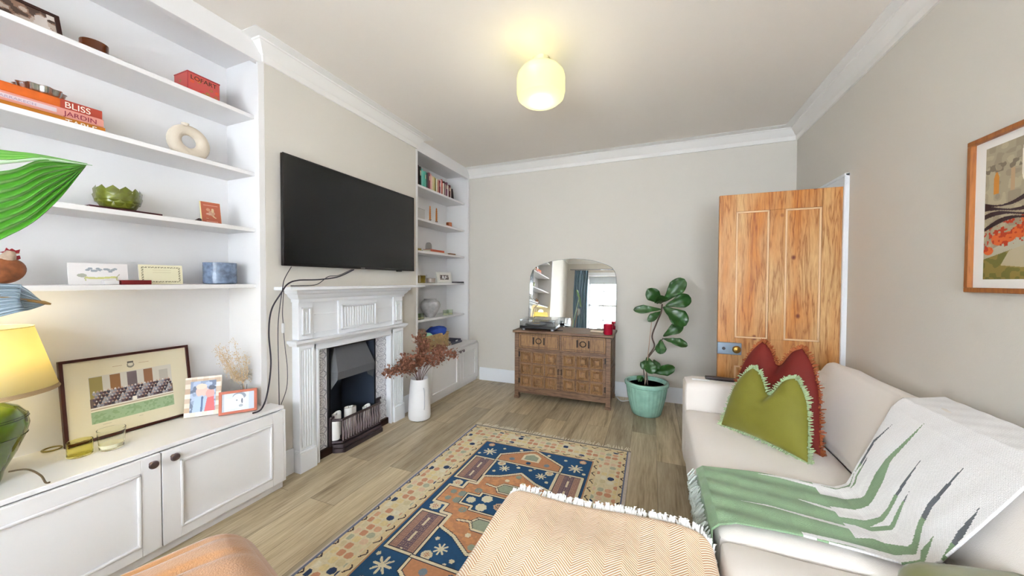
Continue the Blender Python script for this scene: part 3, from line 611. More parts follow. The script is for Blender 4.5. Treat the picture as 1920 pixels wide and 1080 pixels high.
# ================================================================= RUG
CR, NV, TN, BR, GR, YL, PK, DK = 'E6DABC', '1F4F7C', 'C98E66', '8E6E62', '9DA58F', 'D9BE86', 'D7A184', '2B2A3C'
def rugcol(U, V):
    c = Canvas(U, V, CR); a = np.abs(U-.61); b = np.abs(V-.90); A = (U-.61); B = (V-.90)
    n = nz(U, V, 60, 1)
    # borders
    c.put((a > .395) & (a < .60), 'E2D5B4')
    e = np.maximum(a-.39, b-.66)   # distance outside field
    tcol = ['DBAA8A', 'B4B69E', 'E8DFC8', '2A3F68', 'CF9676', 'D6C8A0', '24395F', 'E2C4A8', 'DDD0AC', 'E3D09C']
    # squares lattice in the border band
    s = .043; iu = np.floor((U+.01)/s).astype(int); iv = np.floor(V/s).astype(int); fu = ((U+.01)/s) % 1-.5; fv = (V/s) % 1-.5
    h = (iu*7+iv*13+(iu*iv) % 5) % 10; band = (e > .045) & (e < .175)
    sh = (np.abs(fu)+np.abs(fv) < .62) & (np.maximum(np.abs(fu), np.abs(fv)) < .42)
    for k, t in enumerate(tcol):
        if k in (3, 6): m = band & sh & (h == k) & ((iu+iv*3) % 4 < 2)
        else: m = band & sh & (h == k)
        c.put(m, t)
    # guard stripes with S hooks
    for lo, hi in ((.008, .04), (.18, .215)):
        g = (e > lo) & (e < hi); c.put(g, 'DFCBA0'); t = (e-lo)/(hi-lo); w = np.where(a-.39 > b-.66, V, U)
        ph_ = (w/.085) % 1; c.put(g & (np.abs(t-(.5+.28*np.sin(ph_*2*np.pi*1.5))) < .13) & (ph_ > .3) & (ph_ < .85), '3A2C34')
    c.put((e > -.006) & (e < .006), 'B98A66')
    c.put((a > .588) & (a < .600), '6F7590'); c.put((a >= .600), 'C9BCB4'); c.put((b > .884), '8A8378')
    # field
    F = e < -.004; c.put(F, NV)
    def star(x, y, r, col=CR):
        for X in (A-x, A+x):
            for Y in (B-y, B+y):
                rr = np.hypot(X, Y); th = np.arctan2(Y, X); c.put(F & (rr < r*(.62+.38*np.cos(8*th))), col)
    def disc(x, y, r, col='E2D6B8', rim=None, dots=None):
        for X in (A-x, A+x):
            for Y in (B-y, B+y):
                rr = np.hypot(X, Y); th = np.arctan2(Y, X); c.put(F & (rr < r*(1+.06*np.cos(8*th))), col)
                if dots: c.put(F & (rr < r*.6) & (np.cos(8*th) > .3), dots)
    def polyS(pts, col):
        c.put(F & inpoly(a, b, pts), col)
    def outl(pts, w=.014, col='E6DABB', w2=.022):
        for p, q in zip(pts, pts[1:]): c.put(F & (segd(a, b, p, q) < w2/2), DK)
        for p, q in zip(pts, pts[1:]): c.put(F & (segd(a, b, p, q) < w/2), col)
    # gable at the ends
    gp = [(.215, .455), (.215, .505), (0, .655), (-.01, .655), (-.01, .44), (.215, .44)]
    polyS(gp, TN); outl([(.215, .44), (.215, .52), (-.01, .66)])
    polyS([(.0, .50), (.06, .50), (.06, .57), (.03, .60), (0, .61)], CR); polyS([(0, .515), (.045, .515), (.045, .565), (0, .59)], GR)
    disc(.12, .49, .018, '7E8E9A'); disc(.0, .475, .016, NV)
    star(.30, .525, .05); disc(.33, .62, .022, 'D9A27E', dots='E6DABB'); disc(.10, .62, .012); disc(.22, .60, .011); disc(.36, .48, .011)
    # side panels
    pp = [(.21, .165), (.362, .165), (.362, .435), (.21, .435)]
    polyS(pp, 'A27C6E'); c.put(F & inpoly(a, b, pp) & (np.abs(a-.286) < .03), '6F5A66'); c.put(F & inpoly(a, b, pp) & (np.abs(a-.286) < .006) & (np.sin(b*60) > -.3), 'E2D6B8')
    c.put(F & inpoly(a, b, pp) & (((a*90 % 1-.5)**2+(b*90 % 1-.5)**2) < .06), 'C9A68C', .7)
    outl(pp+pp[:1])
    # blue panels with small devices
    star(.12, .36, .035); disc(.16, .41, .026, 'E2D6B8', dots='C98A66'); disc(.04, .40, .012); disc(.06, .43, .010); disc(.17, .31, .011)
    outl([(0, .44), (.215, .44)])
    # stepped medallion
    gb = [(0, .335), (.10, .265), (.195, .265-.03), (.205, .145), (.255, .145), (.255, .075), (.345, .075), (.345, -.01), (-.01, -.01), (-.01, .335)]
    gb2 = [(0, .345), (.11, .27), (.205, .235), (.205, .145), (.262, .145), (.262, .08), (.35, .08), (.35, -.01)]
    polyS(gb, TN); c.put(F & inpoly(a, b, gb) & (n > .6), 'D89A6A'); outl(gb2, .016)
    disc(.315, .115, .03, 'E2D6B8', dots='C05A3A')
    disc(.235, .03, .024, '8E9A8E'); disc(.165, .09, .022, '8E9A8E', dots='C98E66'); disc(.29, .03, .018, '8E9A8E')
    # grey hexagons
    hx = [(0, .115), (.055, .115), (.085, .155), (.055, .20), (0, .20)]; polyS(hx, GR); outl(hx[1:-1]+[(0, .20)], .010, w2=.017); outl([(0, .115), (.055, .115)], .01, w2=.017); outl([(.085, .155), (.15, .165)], .012, w2=.02)
    # centre cross
    cp = [(-.01, .078), (.135, .078), (.135, .045), (.21, .045), (.21, -.01), (-.01, -.01)]; polyS(cp, NV); outl([(0, .078), (.135, .078), (.135, .045), (.21, .045), (.21, 0)], .010, w2=.018)
    disc(.085, .038, .030, 'E4DABD'); disc(0, .0, .028, 'C9A68C', dots=DK); disc(.165, .0, .026, 'E4DABD')
    disc(0.0, .30, .018, GR); disc(.05, .24, .014, CR)
    c.c *= (.95+.07*nz(U, V, 160, 4))[..., None]
    return np.clip(c.c, 0, 1)
RX0, RY1, RW, RL = -1.345, 2.555, 1.225, 1.80
rug = thing('patterned_rug', (RX0+RW/2, RY1-RL/2, 0), 'cream, navy and terracotta geometric wool rug with fringed ends on the plank floor', 'rug')
MB().box(RX0, RX0+RW, RY1-RL, RY1, 0.0005, .008).build('backing', mat('rug_edge', '8E8A92', .9), rug)
paint('pile', frame((RX0, RY1, .0085), (1, 0, 0), (0, -1, 0)), RW, RL, 290, 420, rugcol, rug, paintmat('wool_pile', .95, bump=.5, bscale=900), pos=lambda U, V: np.stack([RX0+U, RY1-V, np.full_like(U, .0092)], -1))
def fringe(y, sgn):
    q = MB(); r = random.Random(3)
    for i in range(120):
        x = RX0+.004+i*RW/120; dx = r.uniform(-.018, .02); L = r.uniform(.04, .075)
        q.tube([(x, y, .005), (x+dx*.4, y+sgn*L*.5, .006), (x+dx, y+sgn*L, .003)], [.0022, .003, .0012], 5)
    return q
fr_ = fringe(RY1, 1).build('fringe', mat('cream_cotton', 'E4DCC8', .9), rug); fringe(RY1-RL, -1).build('fringe', mat('cream_cotton'), rug)

# ================================================================= SIDEBOARD
wd = woodmat('dark_oak', '8A6A50', '4A3226', axis=0, scale=14, rough=.5); wdp = woodmat('panel_oak', 'A07A50', '5E3E28', axis=2, scale=14, rough=.5)
sx0, sx1, sy0, sy1, stp = -1.312, -.33, 3.315, 3.745, .70
sb = thing('carved_sideboard', ((sx0+sx1)/2, (sy0+sy1)/2, 0), 'dark carved oak sideboard with geometric panel doors against the back wall', 'sideboard')
q = MB().box(sx0+.012, sx1-.012, sy0+.02, sy1, .075, stp-.025); q.build('body', wd, sb, bev=.002)
MB().box(sx0-.006, sx1+.006, sy0-.012, sy1, stp-.025, stp).build('top', wd, sb, bev=.005)
for x in (sx0+.012, sx1-.057):
    for y in (sy0+.006, sy1-.05): MB().box(x, x+.045, y, y+.044, 0.0, stp-.03).box(x-.004, x+.049, y-.004, y+.048, 0, .03).build('leg', wd, sb, bev=.003)
MB().box(sx0+.05, sx1-.05, sy0+.008, sy0+.03, .06, .115).build('apron', wd, sb, bev=.003)
for s_ in (0, 1):
    x = sx1-.0125
xm = (sx0+sx1)/2
MB().box(xm-.008, xm+.008, sy0+.008, sy0+.024, .115, stp-.03).box(sx0+.055, sx1-.055, sy0+.008, sy0+.024, .505, .52).build('stile', wd, sb, bev=.002)
for (a, c) in ((sx0+.06, xm-.01), (xm+.01, sx1-.06)):
    d = MB().box(a, c, sy0+.006, sy0+.022, .523, stp-.03).build('drawer', wdp, sb, bev=.002)
    z0, z1 = .535, stp-.042; e = .014; m = MB()
    for (x0, x1, zz0, zz1) in ((a+.015, c-.015, z0, z0+.006), (a+.015, c-.015, z1-.006, z1), (a+.015, a+.021, z0, z1), (c-.021, c-.015, z0, z1)): m.box(x0, x1, sy0-.001, sy0+.006, zz0, zz1)
    m.build('drawer_beading', wd, d, bev=.001)
    xc = (a+c)/2
    for dx in (-.055, .055):
        MB().box(xc+dx-.006, xc+dx+.006, sy0-.004, sy0+.006, .565, .635).build('backplate', mat('dark_iron', '2E2622', .5, metal=.5), d)
    MB().tube([(xc+.028*math.cos(t*math.pi/8), sy0-.006, .60+.026*math.sin(t*math.pi/8)) for t in range(17)], .0045, 6).build('handle', mat('dark_iron'), d)
for k, (a, c) in enumerate(((sx0+.06, xm-.01), (xm+.01, sx1-.06))):
    d = MB().box(a, c, sy0+.010, sy0+.022, .12, .502).build('door', wd, sb)
    n3 = 3; gw = (c-a-.03)/n3; gh = (.502-.12-.02)/n3
    pm = MB(); fr2 = MB()
    for i in range(n3):
        for j in range(n3):
            x0 = a+.015+gw*i; z0 = .13+gh*j; cx, cz = x0+gw/2, z0+gh/2; w2, h2 = gw/2-.008, gh/2-.008; yy = sy0+.010
            def ring(w, h, y): return [(cx-w, y, cz-h), (cx+w, y, cz-h), (cx+w, y, cz+h), (cx-w, y, cz+h)]
            R = [ring(w2, h2, yy), ring(w2*1.03, h2*1.03, yy-.016), ring(w2*.90, h2*.90, yy-.018), ring(w2*.64, h2*.64, yy-.001), ring(w2*.56, h2*.56, yy-.001), ring(w2*.40, h2*.40, yy-.016), ring(w2*.16, h2*.16, yy-.019)]
            vs = [p for r_ in R for p in r_]; fs = [(4*k_+t, 4*k_+(t+1) % 4, 4*k_+4+(t+1) % 4, 4*k_+4+t) for k_ in range(len(R)-1) for t in range(4)]+[(24, 25, 26, 27)]
            pm.add(vs, fs)
    pm.build('carved_panels', wdp, d, smooth=.2)
    hx_ = c-.006 if k == 0 else a+.006
    MB().tube([(hx_, sy0-.002, .34), (hx_, sy0-.012, .325), (hx_, sy0-.012, .30), (hx_, sy0-.002, .285)], .004, 6).build('pull', mat('dark_iron'), d)
    hh_ = a+.003 if k == 0 else c-.003
    MB().box(hh_-.006, hh_+.006, sy0+.0, sy0+.012, .43, .48).box(hh_-.006, hh_+.006, sy0+.0, sy0+.012, .16, .21).build('hinge', mat('dark_iron'), d)
for (z0, z1) in ((.14, .38), (.42, .64)):
    m = MB(); y0, y1 = sy0+.07, sy1-.07; x = sx1-.012
    for (ya, yb_, za, zb) in ((y0, y0+.012, z0, z1), (y1-.012, y1, z0, z1), (y0, y1, z0, z0+.012), (y0, y1, z1-.012, z1)): m.box(x, x+.006, ya, yb_, za, zb)
    m.build('side_moulding', wd, sb, bev=.002)

# mirror
mt = math.radians(4.2)
mir = thing('arched_mirror', (-.81, 3.715, stp), 'frameless arched mirror leaning on the wall above the sideboard', 'mirror')
Mm = frame((-1.288, 3.715, stp+.001), (1, 0, 0), (0, math.sin(mt), math.cos(mt)))
prof = [(0, 0), (.95, 0), (.952, .45), (.948, .55), (.935, .60), (.905, .645), (.86, .672), (.77, .705), (.69, .727), (.60, .74), (.50, .747), (.42, .745), (.33, .738), (.25, .725), (.14, .692), (.07, .662), (.03, .625), (.008, .56), (0, .45)]
MB(Mm).prism(prof, -.006, 0).build('backing', mat('mirror_edge', '5E6A66', .3), mir)
inset = [((x-.475)*.992+.475, (y-.37)*.992+.37) for x, y in prof]
MB(Mm).prism(inset, 0, .0012).build('mirror_glass', mat('silvered_glass', 'F4F7F6', .0, metal=1.), mir, smooth=None)
# turntable
tt = thing('record_player', (-1.06, 3.46, stp), 'black record player with a clear hinged dust cover on the sideboard', 'record player')
Mt = rotz((-1.075, 3.475, stp), math.radians(4))
MB(Mt).box(-.185, .185, -.13, .13, .018, .045).build('plinth', BLACK, tt, bev=.003)
for x in (-.15, .15):
    for y in (-.1, .1): MB(Mt).lathe([(.02, 0), (.02, .018)], 16, (x, y, 0)).build('foot', mat('grey_metal'), tt)
MB(Mt).lathe([(.115, .045), (.118, .05), (.116, .058), (.01, .058), (0, .058)], 40, (-.04, 0, 0)).build('platter', mat('vinyl_black', '18181A', .3), tt)
MB(Mt).lathe([(.04, .0582), (.04, .0592), (0, .0592)], 24, (-.04, 0, 0)).build('record_label', mat('amber_label', 'B08A3C', .5), tt)
MB(Mt).tube([(.13, .09, .075), (.13, -.02, .072), (.07, -.07, .064)], .004).lathe([(.018, .045), (.018, .07), (0, .072)], 20, (.13, .09, 0)).build('tonearm', mat('silver', 'C8CACC', .25, metal=1.), tt)
cov = MB(Mt); ac = mat('clear_acrylic', 'F4F6F8', .03, trans=.95, ior=1.3); w, d_, z0, z1 = .183, .128, .046, .112; e = .003
cov.box(-w, w, -d_, d_, z1-e, z1).box(-w, -w+e, -d_, d_, z0, z1-e).box(w-e, w, -d_, d_, z0, z1-e).box(-w, w, -d_, -d_+e, z0, z1-e).box(-w, w, d_-e, d_, z0, z1-e)
cov.build('dust_cover', ac, tt)
tag(MB().prism([(-.885, 3.39), (-.82, 3.42), (-.84, 3.455), (-.905, 3.425)], stp+.0005, stp+.007).build('phone', BLACK), 'small flat black device lying beside the record player', 'device')
rc = thing('red_candle', (-.37, 3.36, stp), 'red glass candle jar on the right end of the sideboard', 'candle')
MB().lathe([(.0, stp), (.04, stp), (.043, stp+.01), (.043, stp+.098), (.039, stp+.098), (.039, stp+.012), (0, stp+.012)], 32, (-.375, 3.375, 0)).build('glass_jar', mat('red_glass', 'C01838', .12, trans=.4), rc)
MB().lathe([(0, stp+.013), (.038, stp+.013), (.038, stp+.07), (0, stp+.07)], 24, (-.375, 3.375, 0)).build('wax', mat('red_wax', 'E8405A', .5), rc)
MB().prism([(-.56, 3.50), (-.44, 3.47), (-.43, 3.53), (-.545, 3.56)], stp+.0005, stp+.012).build('small_book', mat('cream_card', 'D9C8B0', .7)); tag(bpy.data.objects['small_book'], 'thin cream booklet on the sideboard behind the red candle', 'booklet')
tag(MB().tube(smooth_path([(-.33, 3.70, .02), (-.27, 3.62, .006), (-.2, 3.66, .006), (-.12, 3.72, .006), (-.05, 3.74, .006)]), .005, 6).build('extension_cable', mat('white_plastic')), 'white cable on the floor between sideboard and plant pot', 'cable')

# ================================================================= FIDDLE LEAF FIG
px_, py_ = -.033, 3.38
fig = thing('potted_fig_plant', (px_, py_, 0), 'fiddle-leaf fig in a fluted pale green glazed pot near the back wall', 'plant')
potm = mat('celadon_glaze', '9CCBB8', .25, var=.25, vscale=14, coat=.3)
MB().lathe([(.0, 0), (.115, 0), (.125, .012), (.14, .07), (.162, .16), (.174, .245), (.176, .262)], 120, (px_, py_, 0), flute=30, fa=.014).build('pot', potm, fig, smooth=1.2)
MB().lathe([(.170, .255), (.188, .265), (.192, .285), (.186, .297), (.168, .297), (.160, .28), (.16, .25), (.14, .2)], 60, (px_, py_, 0)).build('pot_rim', potm, fig)
MB().lathe([(0, .262), (.163, .262), (.155, .24), (0, .2)], 32, (px_, py_, 0)).build('soil', mat('terracotta_pebbles', '9A3A26', .8, bump=1., bscale=60, var=.5, vscale=60), fig)
bark = mat('dark_bark', '54433C', .8)
MB().tube(smooth_path([(px_+.01, py_, .262), (px_-.007, py_, .46), (px_+.014, py_, .524), (.029, py_-.01, .619), (.010, py_, .709), (.048, py_, .832), (.081, py_-.01, .924), (.09, py_, 1.0)]), .0065, 8).tube([(px_+.014, py_, .51), (.043, py_-.02, .605), (.078, py_-.03, .653), (.10, py_-.03, .70)], .004, 6).tube([(px_-.01, py_, .262), (-.06, py_, .40), (-.035, py_, .50)], .004, 6).build('stem', bark, fig)
MB().tube([(-.048, py_-.02, .255), (.008, py_-.02, .883)], .004, 6).build('support_stick', mat('bamboo', 'B89A86', .6), fig)
leafm = mat('fig_leaf_green', '2F5A26', .35, var=.35, vscale=9, coat=.15)
def leaf(base, tip, width, droop=.02, face=(0, -1, .3), parent=None, m=None, fiddle=True, name='leaf'):
    b0 = Vector(base); t = Vector(tip); ax = (t-b0); L = ax.length; ax.normalize(); n = Vector(face); n = (n-ax*n.dot(ax)).normalized(); s = ax.cross(n)
    q = MB()
    def f(u, v):
        w = min(1, (u+.03)/.66)**.8*math.sqrt(max(0, 1-(max(0, (u-.62)/.38))**2))*(1-.10*math.exp(-((u-.30)/.12)**2))*1.05
        vv = (v-.5)*2; c = b0+ax*L*u+s*vv*w*width/2+n*(abs(vv)*w*width*.14-droop*4*(u-.5)**2+.004*math.sin(u*22)*abs(vv)); return c
    q.grid(f, 22, 6); o = q.build(name, m or leafm, parent, smooth=2.); md = o.modifiers.new('t', 'SOLIDIFY'); md.thickness = .0012; return o
Y = py_
LV = [((.09, Y, 1.0), (-.03, Y-.06, 1.13), .12), ((.085, Y-.03, 1.0), (.07, Y-.14, 1.07), .11), ((.10, Y, 1.02), (.265, Y-.02, 1.225), .13), ((.088, Y, .955), (-.15, Y-.03, .945), .075), ((.088, Y, .94), (-.025, Y-.06, .85), .07),
      ((.12, Y, .985), (.325, Y+.02, 1.06), .12), ((.10, Y-.03, .98), (.285, Y-.06, .83), .15), ((.10, Y-.03, .715), (.255, Y-.03, .83), .095), ((.10, Y-.03, .70), (.295, Y-.06, .655), .075), ((.085, Y-.03, .69), (.078, Y-.07, .565), .09),
      ((-.01, Y, .375), (.20, Y-.02, .44), .10), ((-.03, Y-.01, .52), (.015, Y-.07, .385), .11), ((-.045, Y-.02, .30), (-.11, Y-.05, .335), .06), ((-.02, Y, .50), (-.07, Y-.06, .42), .07), ((.02, Y, .50), (.07, Y-.05, .43), .06)]
for bb, tp, wd_ in LV: leaf(bb, tp, wd_, parent=fig, face=(random.uniform(-.3, .3), -1, random.uniform(-.1, .6)))

# ================================================================= WHITE FLOOR VASE WITH DRIED FOLIAGE
vx, vy = -1.868, 2.50
vs_ = thing('floor_vase', (vx, vy, 0), 'tall white ceramic vase standing on the floor right of the fireplace', 'vase')
MB().lathe([(0, 0), (.078, 0), (.092, .008), (.096, .03), (.094, .10), (.085, .24), (.077, .33), (.074, .352), (.070, .352), (.072, .33), (.08, .2), (.085, .05), (0, .04)], 40, (vx, vy, 0)).build('body', mat('white_matt_ceramic', 'F2F1F2', .6), vs_)
an = math.atan2(-vy, -vx)+.42
MB().tube([(vx+math.cos(an)*(r_+.0), vy+math.sin(an)*(r_+.0), z) for r_, z in ((.0915, .10), (.098, .12), (.098, .2), (.094, .26), (.082, .285))], .004, 6).build('moulded_ridge', mat('grey_ridge', 'C6C6CC', .6), vs_)
dry = thing('dried_foliage', (vx, vy, .30), 'dried russet brown leafy stems standing in the white floor vase', 'dried flowers')
stemm = mat('dry_stem', '6A4A42', .8)
drm = mat('dried_russet_leaf', 'A06A54', .85, var=.45, vscale=25)
camR = Vector((math.cos(yaw), math.sin(yaw), 0))
tips = []
spr = [(-.43, .12, -.02), (-.33, .15, .05), (-.25, .19, -.03), (-.13, .18, .05), (.0, .36, 0), (.05, .30, -.04), (.12, .24, .05), (.25, .25, 0), (.33, .22, -.05)]
rr = random.Random(11)
for (dx, dz, dd) in spr:
    dx *= .86
    sd = Vector((.15, .90, 0)) if dx < 0 else camR; base = Vector((vx, vy, .10)); rim = Vector((vx, vy, .36))+sd*dx*.12; tp = Vector((vx, vy, .37+dz*.95))+sd*dx+Vector((abs(dd), dd, 0)); mid = rim.lerp(tp, .55)+Vector((0, 0, .05))
    path = smooth_path([base, rim, mid, tp], 6); MB().tube(path, .0028, 5).build('stem', stemm, dry)
    q = MB()
    for i in range(int(len(path)*.56), len(path)):
        for k in range(30):
            c0 = path[i]+Vector([rr.gauss(0, .021) for _ in range(3)]); d1 = Vector([rr.uniform(-1, 1) for _ in range(3)]).normalized(); d2 = d1.cross(Vector([rr.uniform(-1, 1) for _ in range(3)])).normalized(); l = rr.uniform(.016, .034); w = l*.34
            q.add([c0, c0+d1*l*.5+d2*w, c0+d1*l, c0+d1*l*.5-d2*w], [(0, 1, 2, 3)])
    q.build('leaf_cluster', drm, dry, smooth=None)

# ================================================================= SOFA
fab = mat('cream_linen', 'E3DBD4', .95, bump=.25, bscale=500, sheen=.2)
sf = thing('cream_sofa', (.7, 1.1, 0), 'large cream fabric sofa along the right wall', 'sofa')
SY0 = -.35
MB().puff(((.205+1.10)/2, (SY0+2.50)/2, .16), ((1.10-.205)/2, (2.50-SY0)/2, .13), .03, n=8).build('base', fab, sf)
MB().puff((.205+.44, 2.555, .29), (.44, .105, .272), .035, (.0, .006, .006), n=10).build('arm', fab, sf)
MB().puff((.205+.44, SY0-.02, .29), (.44, .105, .272), .035, n=10).build('arm', fab, sf)
MB().puff((1.02, (SY0+2.64)/2, .36), (.135, (2.66-SY0)/2, .325), .06, (0, 0, .01), n=10).build('back_frame', fab, sf)
for (a, b_) in ((SY0+.07, 1.245), (1.25, 2.448)):
    MB().puff((.50, (a+b_)/2, .335), (.302, (b_-a)/2, .068), .035, (.0, 0, .010), n=14, wob=.006, seed=a).build('seat_cushion', fab, sf)
for (a, b_) in ((SY0+.07, .80), (.81, 1.66), (1.67, 2.60)):
    tl = math.atan2(.23, .29)
    M_ = Matrix.Translation(Vector((.95, (a+b_)/2, .535))) @ Matrix.Rotation(math.radians(33), 4, 'Y')
    MB(M_).puff((0, 0, 0), (.10, (b_-a)/2, .195), .05, (.018, .0, .01), n=14, wob=.012, seed=a+3).build('back_cushion', fab, sf)

# striped throw over the sofa
prof_ = [(.190, .20), (.190, .395), (.213, .418), (.655, .418), (.695, .436), (.895, .696), (.945, .732), (1.10, .735)]
cum = [0]
for p, q in zip(prof_, prof_[1:]): cum.append(cum[-1]+math.hypot(q[0]-p[0], q[1]-p[1]))
oldp = [(.195, .20), (.195, .395), (.215, .412), (.66, .412), (.70, .43), (.90, .69), (.95, .72), (1.10, .73)]
LEN = cum[-1]
PS = dict(
 gA=[(.642, 1.588), (.729, 1.577), (.812, 1.625), (.88, 1.649), (1.056, 1.665), (.874, 1.624), (.804, 1.575), (.74, 1.539), (.691, 1.525), (.60, 1.518), (.45, 1.53), (.45, 1.60)],
 gB=[(.55, 1.449), (.693, 1.465), (.749, 1.479), (.795, 1.504), (.944, 1.552), (.804, 1.494), (.744, 1.461), (.694, 1.442), (.652, 1.427), (.5, 1.43)],
 gC=[(.62, 1.432), (.676, 1.432), (.724, 1.427), (.783, 1.459), (.835, 1.481), (.78, 1.446), (.724, 1.41), (.66, 1.414)],
 gD=[(.45, 1.35), (.563, 1.344), (.647, 1.368), (.707, 1.34), (.725, 1.336), (.784, 1.379), (.84, 1.408), (.998, 1.435), (.838, 1.389), (.783, 1.36), (.716, 1.305), (.696, 1.308), (.60, 1.319), (.45, 1.33)],
 gE=[(.52, 1.262), (.677, 1.262), (.70, 1.262), (.785, 1.32), (.731, 1.306), (.708, 1.283), (.6, 1.275)],
 gF=[(.747, 1.254), (.837, 1.292), (.92, 1.31), (.827, 1.268)],
 g1=[(.70, 1.636), (.735, 1.655), (.758, 1.677), (.86, 1.72), (.758, 1.668), (.735, 1.645)],
 g2=[(.76, 1.69), (.897, 1.76), (1.003, 1.762), (.897, 1.75), (.80, 1.70)],
 g3=[(.62, 1.655), (.676, 1.65), (.718, 1.662), (.77, 1.70), (.715, 1.652), (.66, 1.643)])
WS = dict(
 w1=[(.425, 1.660), (.514, 1.675), (.631, 1.645), (.676, 1.638), (.718, 1.648), (.70, 1.63), (.60, 1.632), (.50, 1.655)],
 wA=[(.604, 1.64), (.661, 1.60), (.689, 1.588), (.735, 1.599), (.814, 1.654), (.74, 1.625), (.66, 1.62)],
 wB=[(.51, 1.528), (.563, 1.496), (.615, 1.478), (.679, 1.488), (.729, 1.5), (.69, 1.52), (.60, 1.505), (.56, 1.518)],
 wD=[(.316, 1.432), (.416, 1.434), (.496, 1.412), (.583, 1.397), (.686, 1.386), (.72, 1.392), (.755, 1.417), (.72, 1.41), (.65, 1.402), (.58, 1.415), (.5, 1.428), (.40, 1.446)],
 wE=[(.459, 1.302), (.459, 1.322), (.553, 1.326), (.627, 1.318), (.708, 1.29), (.64, 1.296), (.56, 1.305)],
 wF=[(.40, 1.545), (.5, 1.548), (.56, 1.535), (.5, 1.54)][:0])
def thr_lo(s): return np.interp(s, [0, .1, .221, .28, .458, .611, .699, .747, .803, .883, 1.036, LEN], [1.26, 1.262, 1.268, 1.30, 1.305, 1.289, 1.273, 1.254, 1.26, 1.27, 1.29, 1.36])
def thr_hi(s): return np.interp(s, [0, .083, .232, .422, .611, .696, .741, .806, .942, 1.077, LEN], [1.70, 1.69, 1.655, 1.672, 1.670, 1.671, 1.69, 1.725, 1.79, 1.86, 1.93])
nU, nV = 360, 170
def thr_pos(U, V):
    s = U; y = thr_lo(s)+(thr_hi(s)-thr_lo(s))*V
    x = np.interp(s, cum, [p[0] for p in prof_]); z = np.interp(s, cum, [p[1] for p in prof_])
    k = np.exp(-((s-.195)/.03)**2); fold = .0035*np.sin(y*70+s*9)*np.clip(1.15-s,.25,1)
    return np.stack([x-.004, y, z+.007+fold+.0], -1)
def thr_col(U, V):
    s = U; y = thr_lo(s)+(thr_hi(s)-thr_lo(s))*V; c = Canvas(s, y, 'EDEBEC')
    g = '7E9A76'; c.put(s < .62-.14*((y-1.30)/.35 < .0), g, 1.)
    c.put((s >= .52) & (s < .66) & (y > 1.665), 'EDEBEC').put((s > .5) & (y < 1.30), 'EDEBEC')
    endm = s > .60; c.put(endm, 'EDEBEC')
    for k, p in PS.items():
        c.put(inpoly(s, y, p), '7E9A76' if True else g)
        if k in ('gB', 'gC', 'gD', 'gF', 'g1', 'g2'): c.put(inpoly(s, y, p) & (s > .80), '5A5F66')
    for k, p in WS.items():
        if len(p) > 2: c.put(inpoly(s, y, p), 'F1F0F0')
    c.put((s < .60) & (c.c[..., 0] < .6) & (nz(s, y, 25, 9) > .55), '86A67E', .5)
    c.c *= (.965+.04*((np.sin(s*900)*np.sin(y*900)) > 0))[..., None]
    return c.c
stw = thing('striped_throw', (.60, 1.47, .43), 'white throw with sage green swooshes and fringed end draped across the sofa', 'blanket')
thick = paintmat('woven_throw', .95, bump=.6, bscale=400, sheen=.2)
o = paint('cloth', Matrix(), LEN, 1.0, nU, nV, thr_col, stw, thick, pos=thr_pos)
md = o.modifiers.new('t', 'SOLIDIFY'); md.thickness = .006; md.offset = -1
q = MB(); r = random.Random(4)
for i in range(190):
    y = 1.262+(1.69-1.262)*i/190; z = .33+r.uniform(0, .06); x = .178-r.uniform(0, .012)
    q.tube([(x+.01, y, z), (x-.012, y+r.uniform(-.02, .02), z-.03), (x-.002, y+r.uniform(-.03, .03), z-.055), (x-.01*r.random(), y+r.uniform(-.03, .03), z-.09)], [.0025, .0032, .003, .0015], 4)
q.build('fringe', mat('pale_sage_fringe', 'D5DDD6', .95), stw)

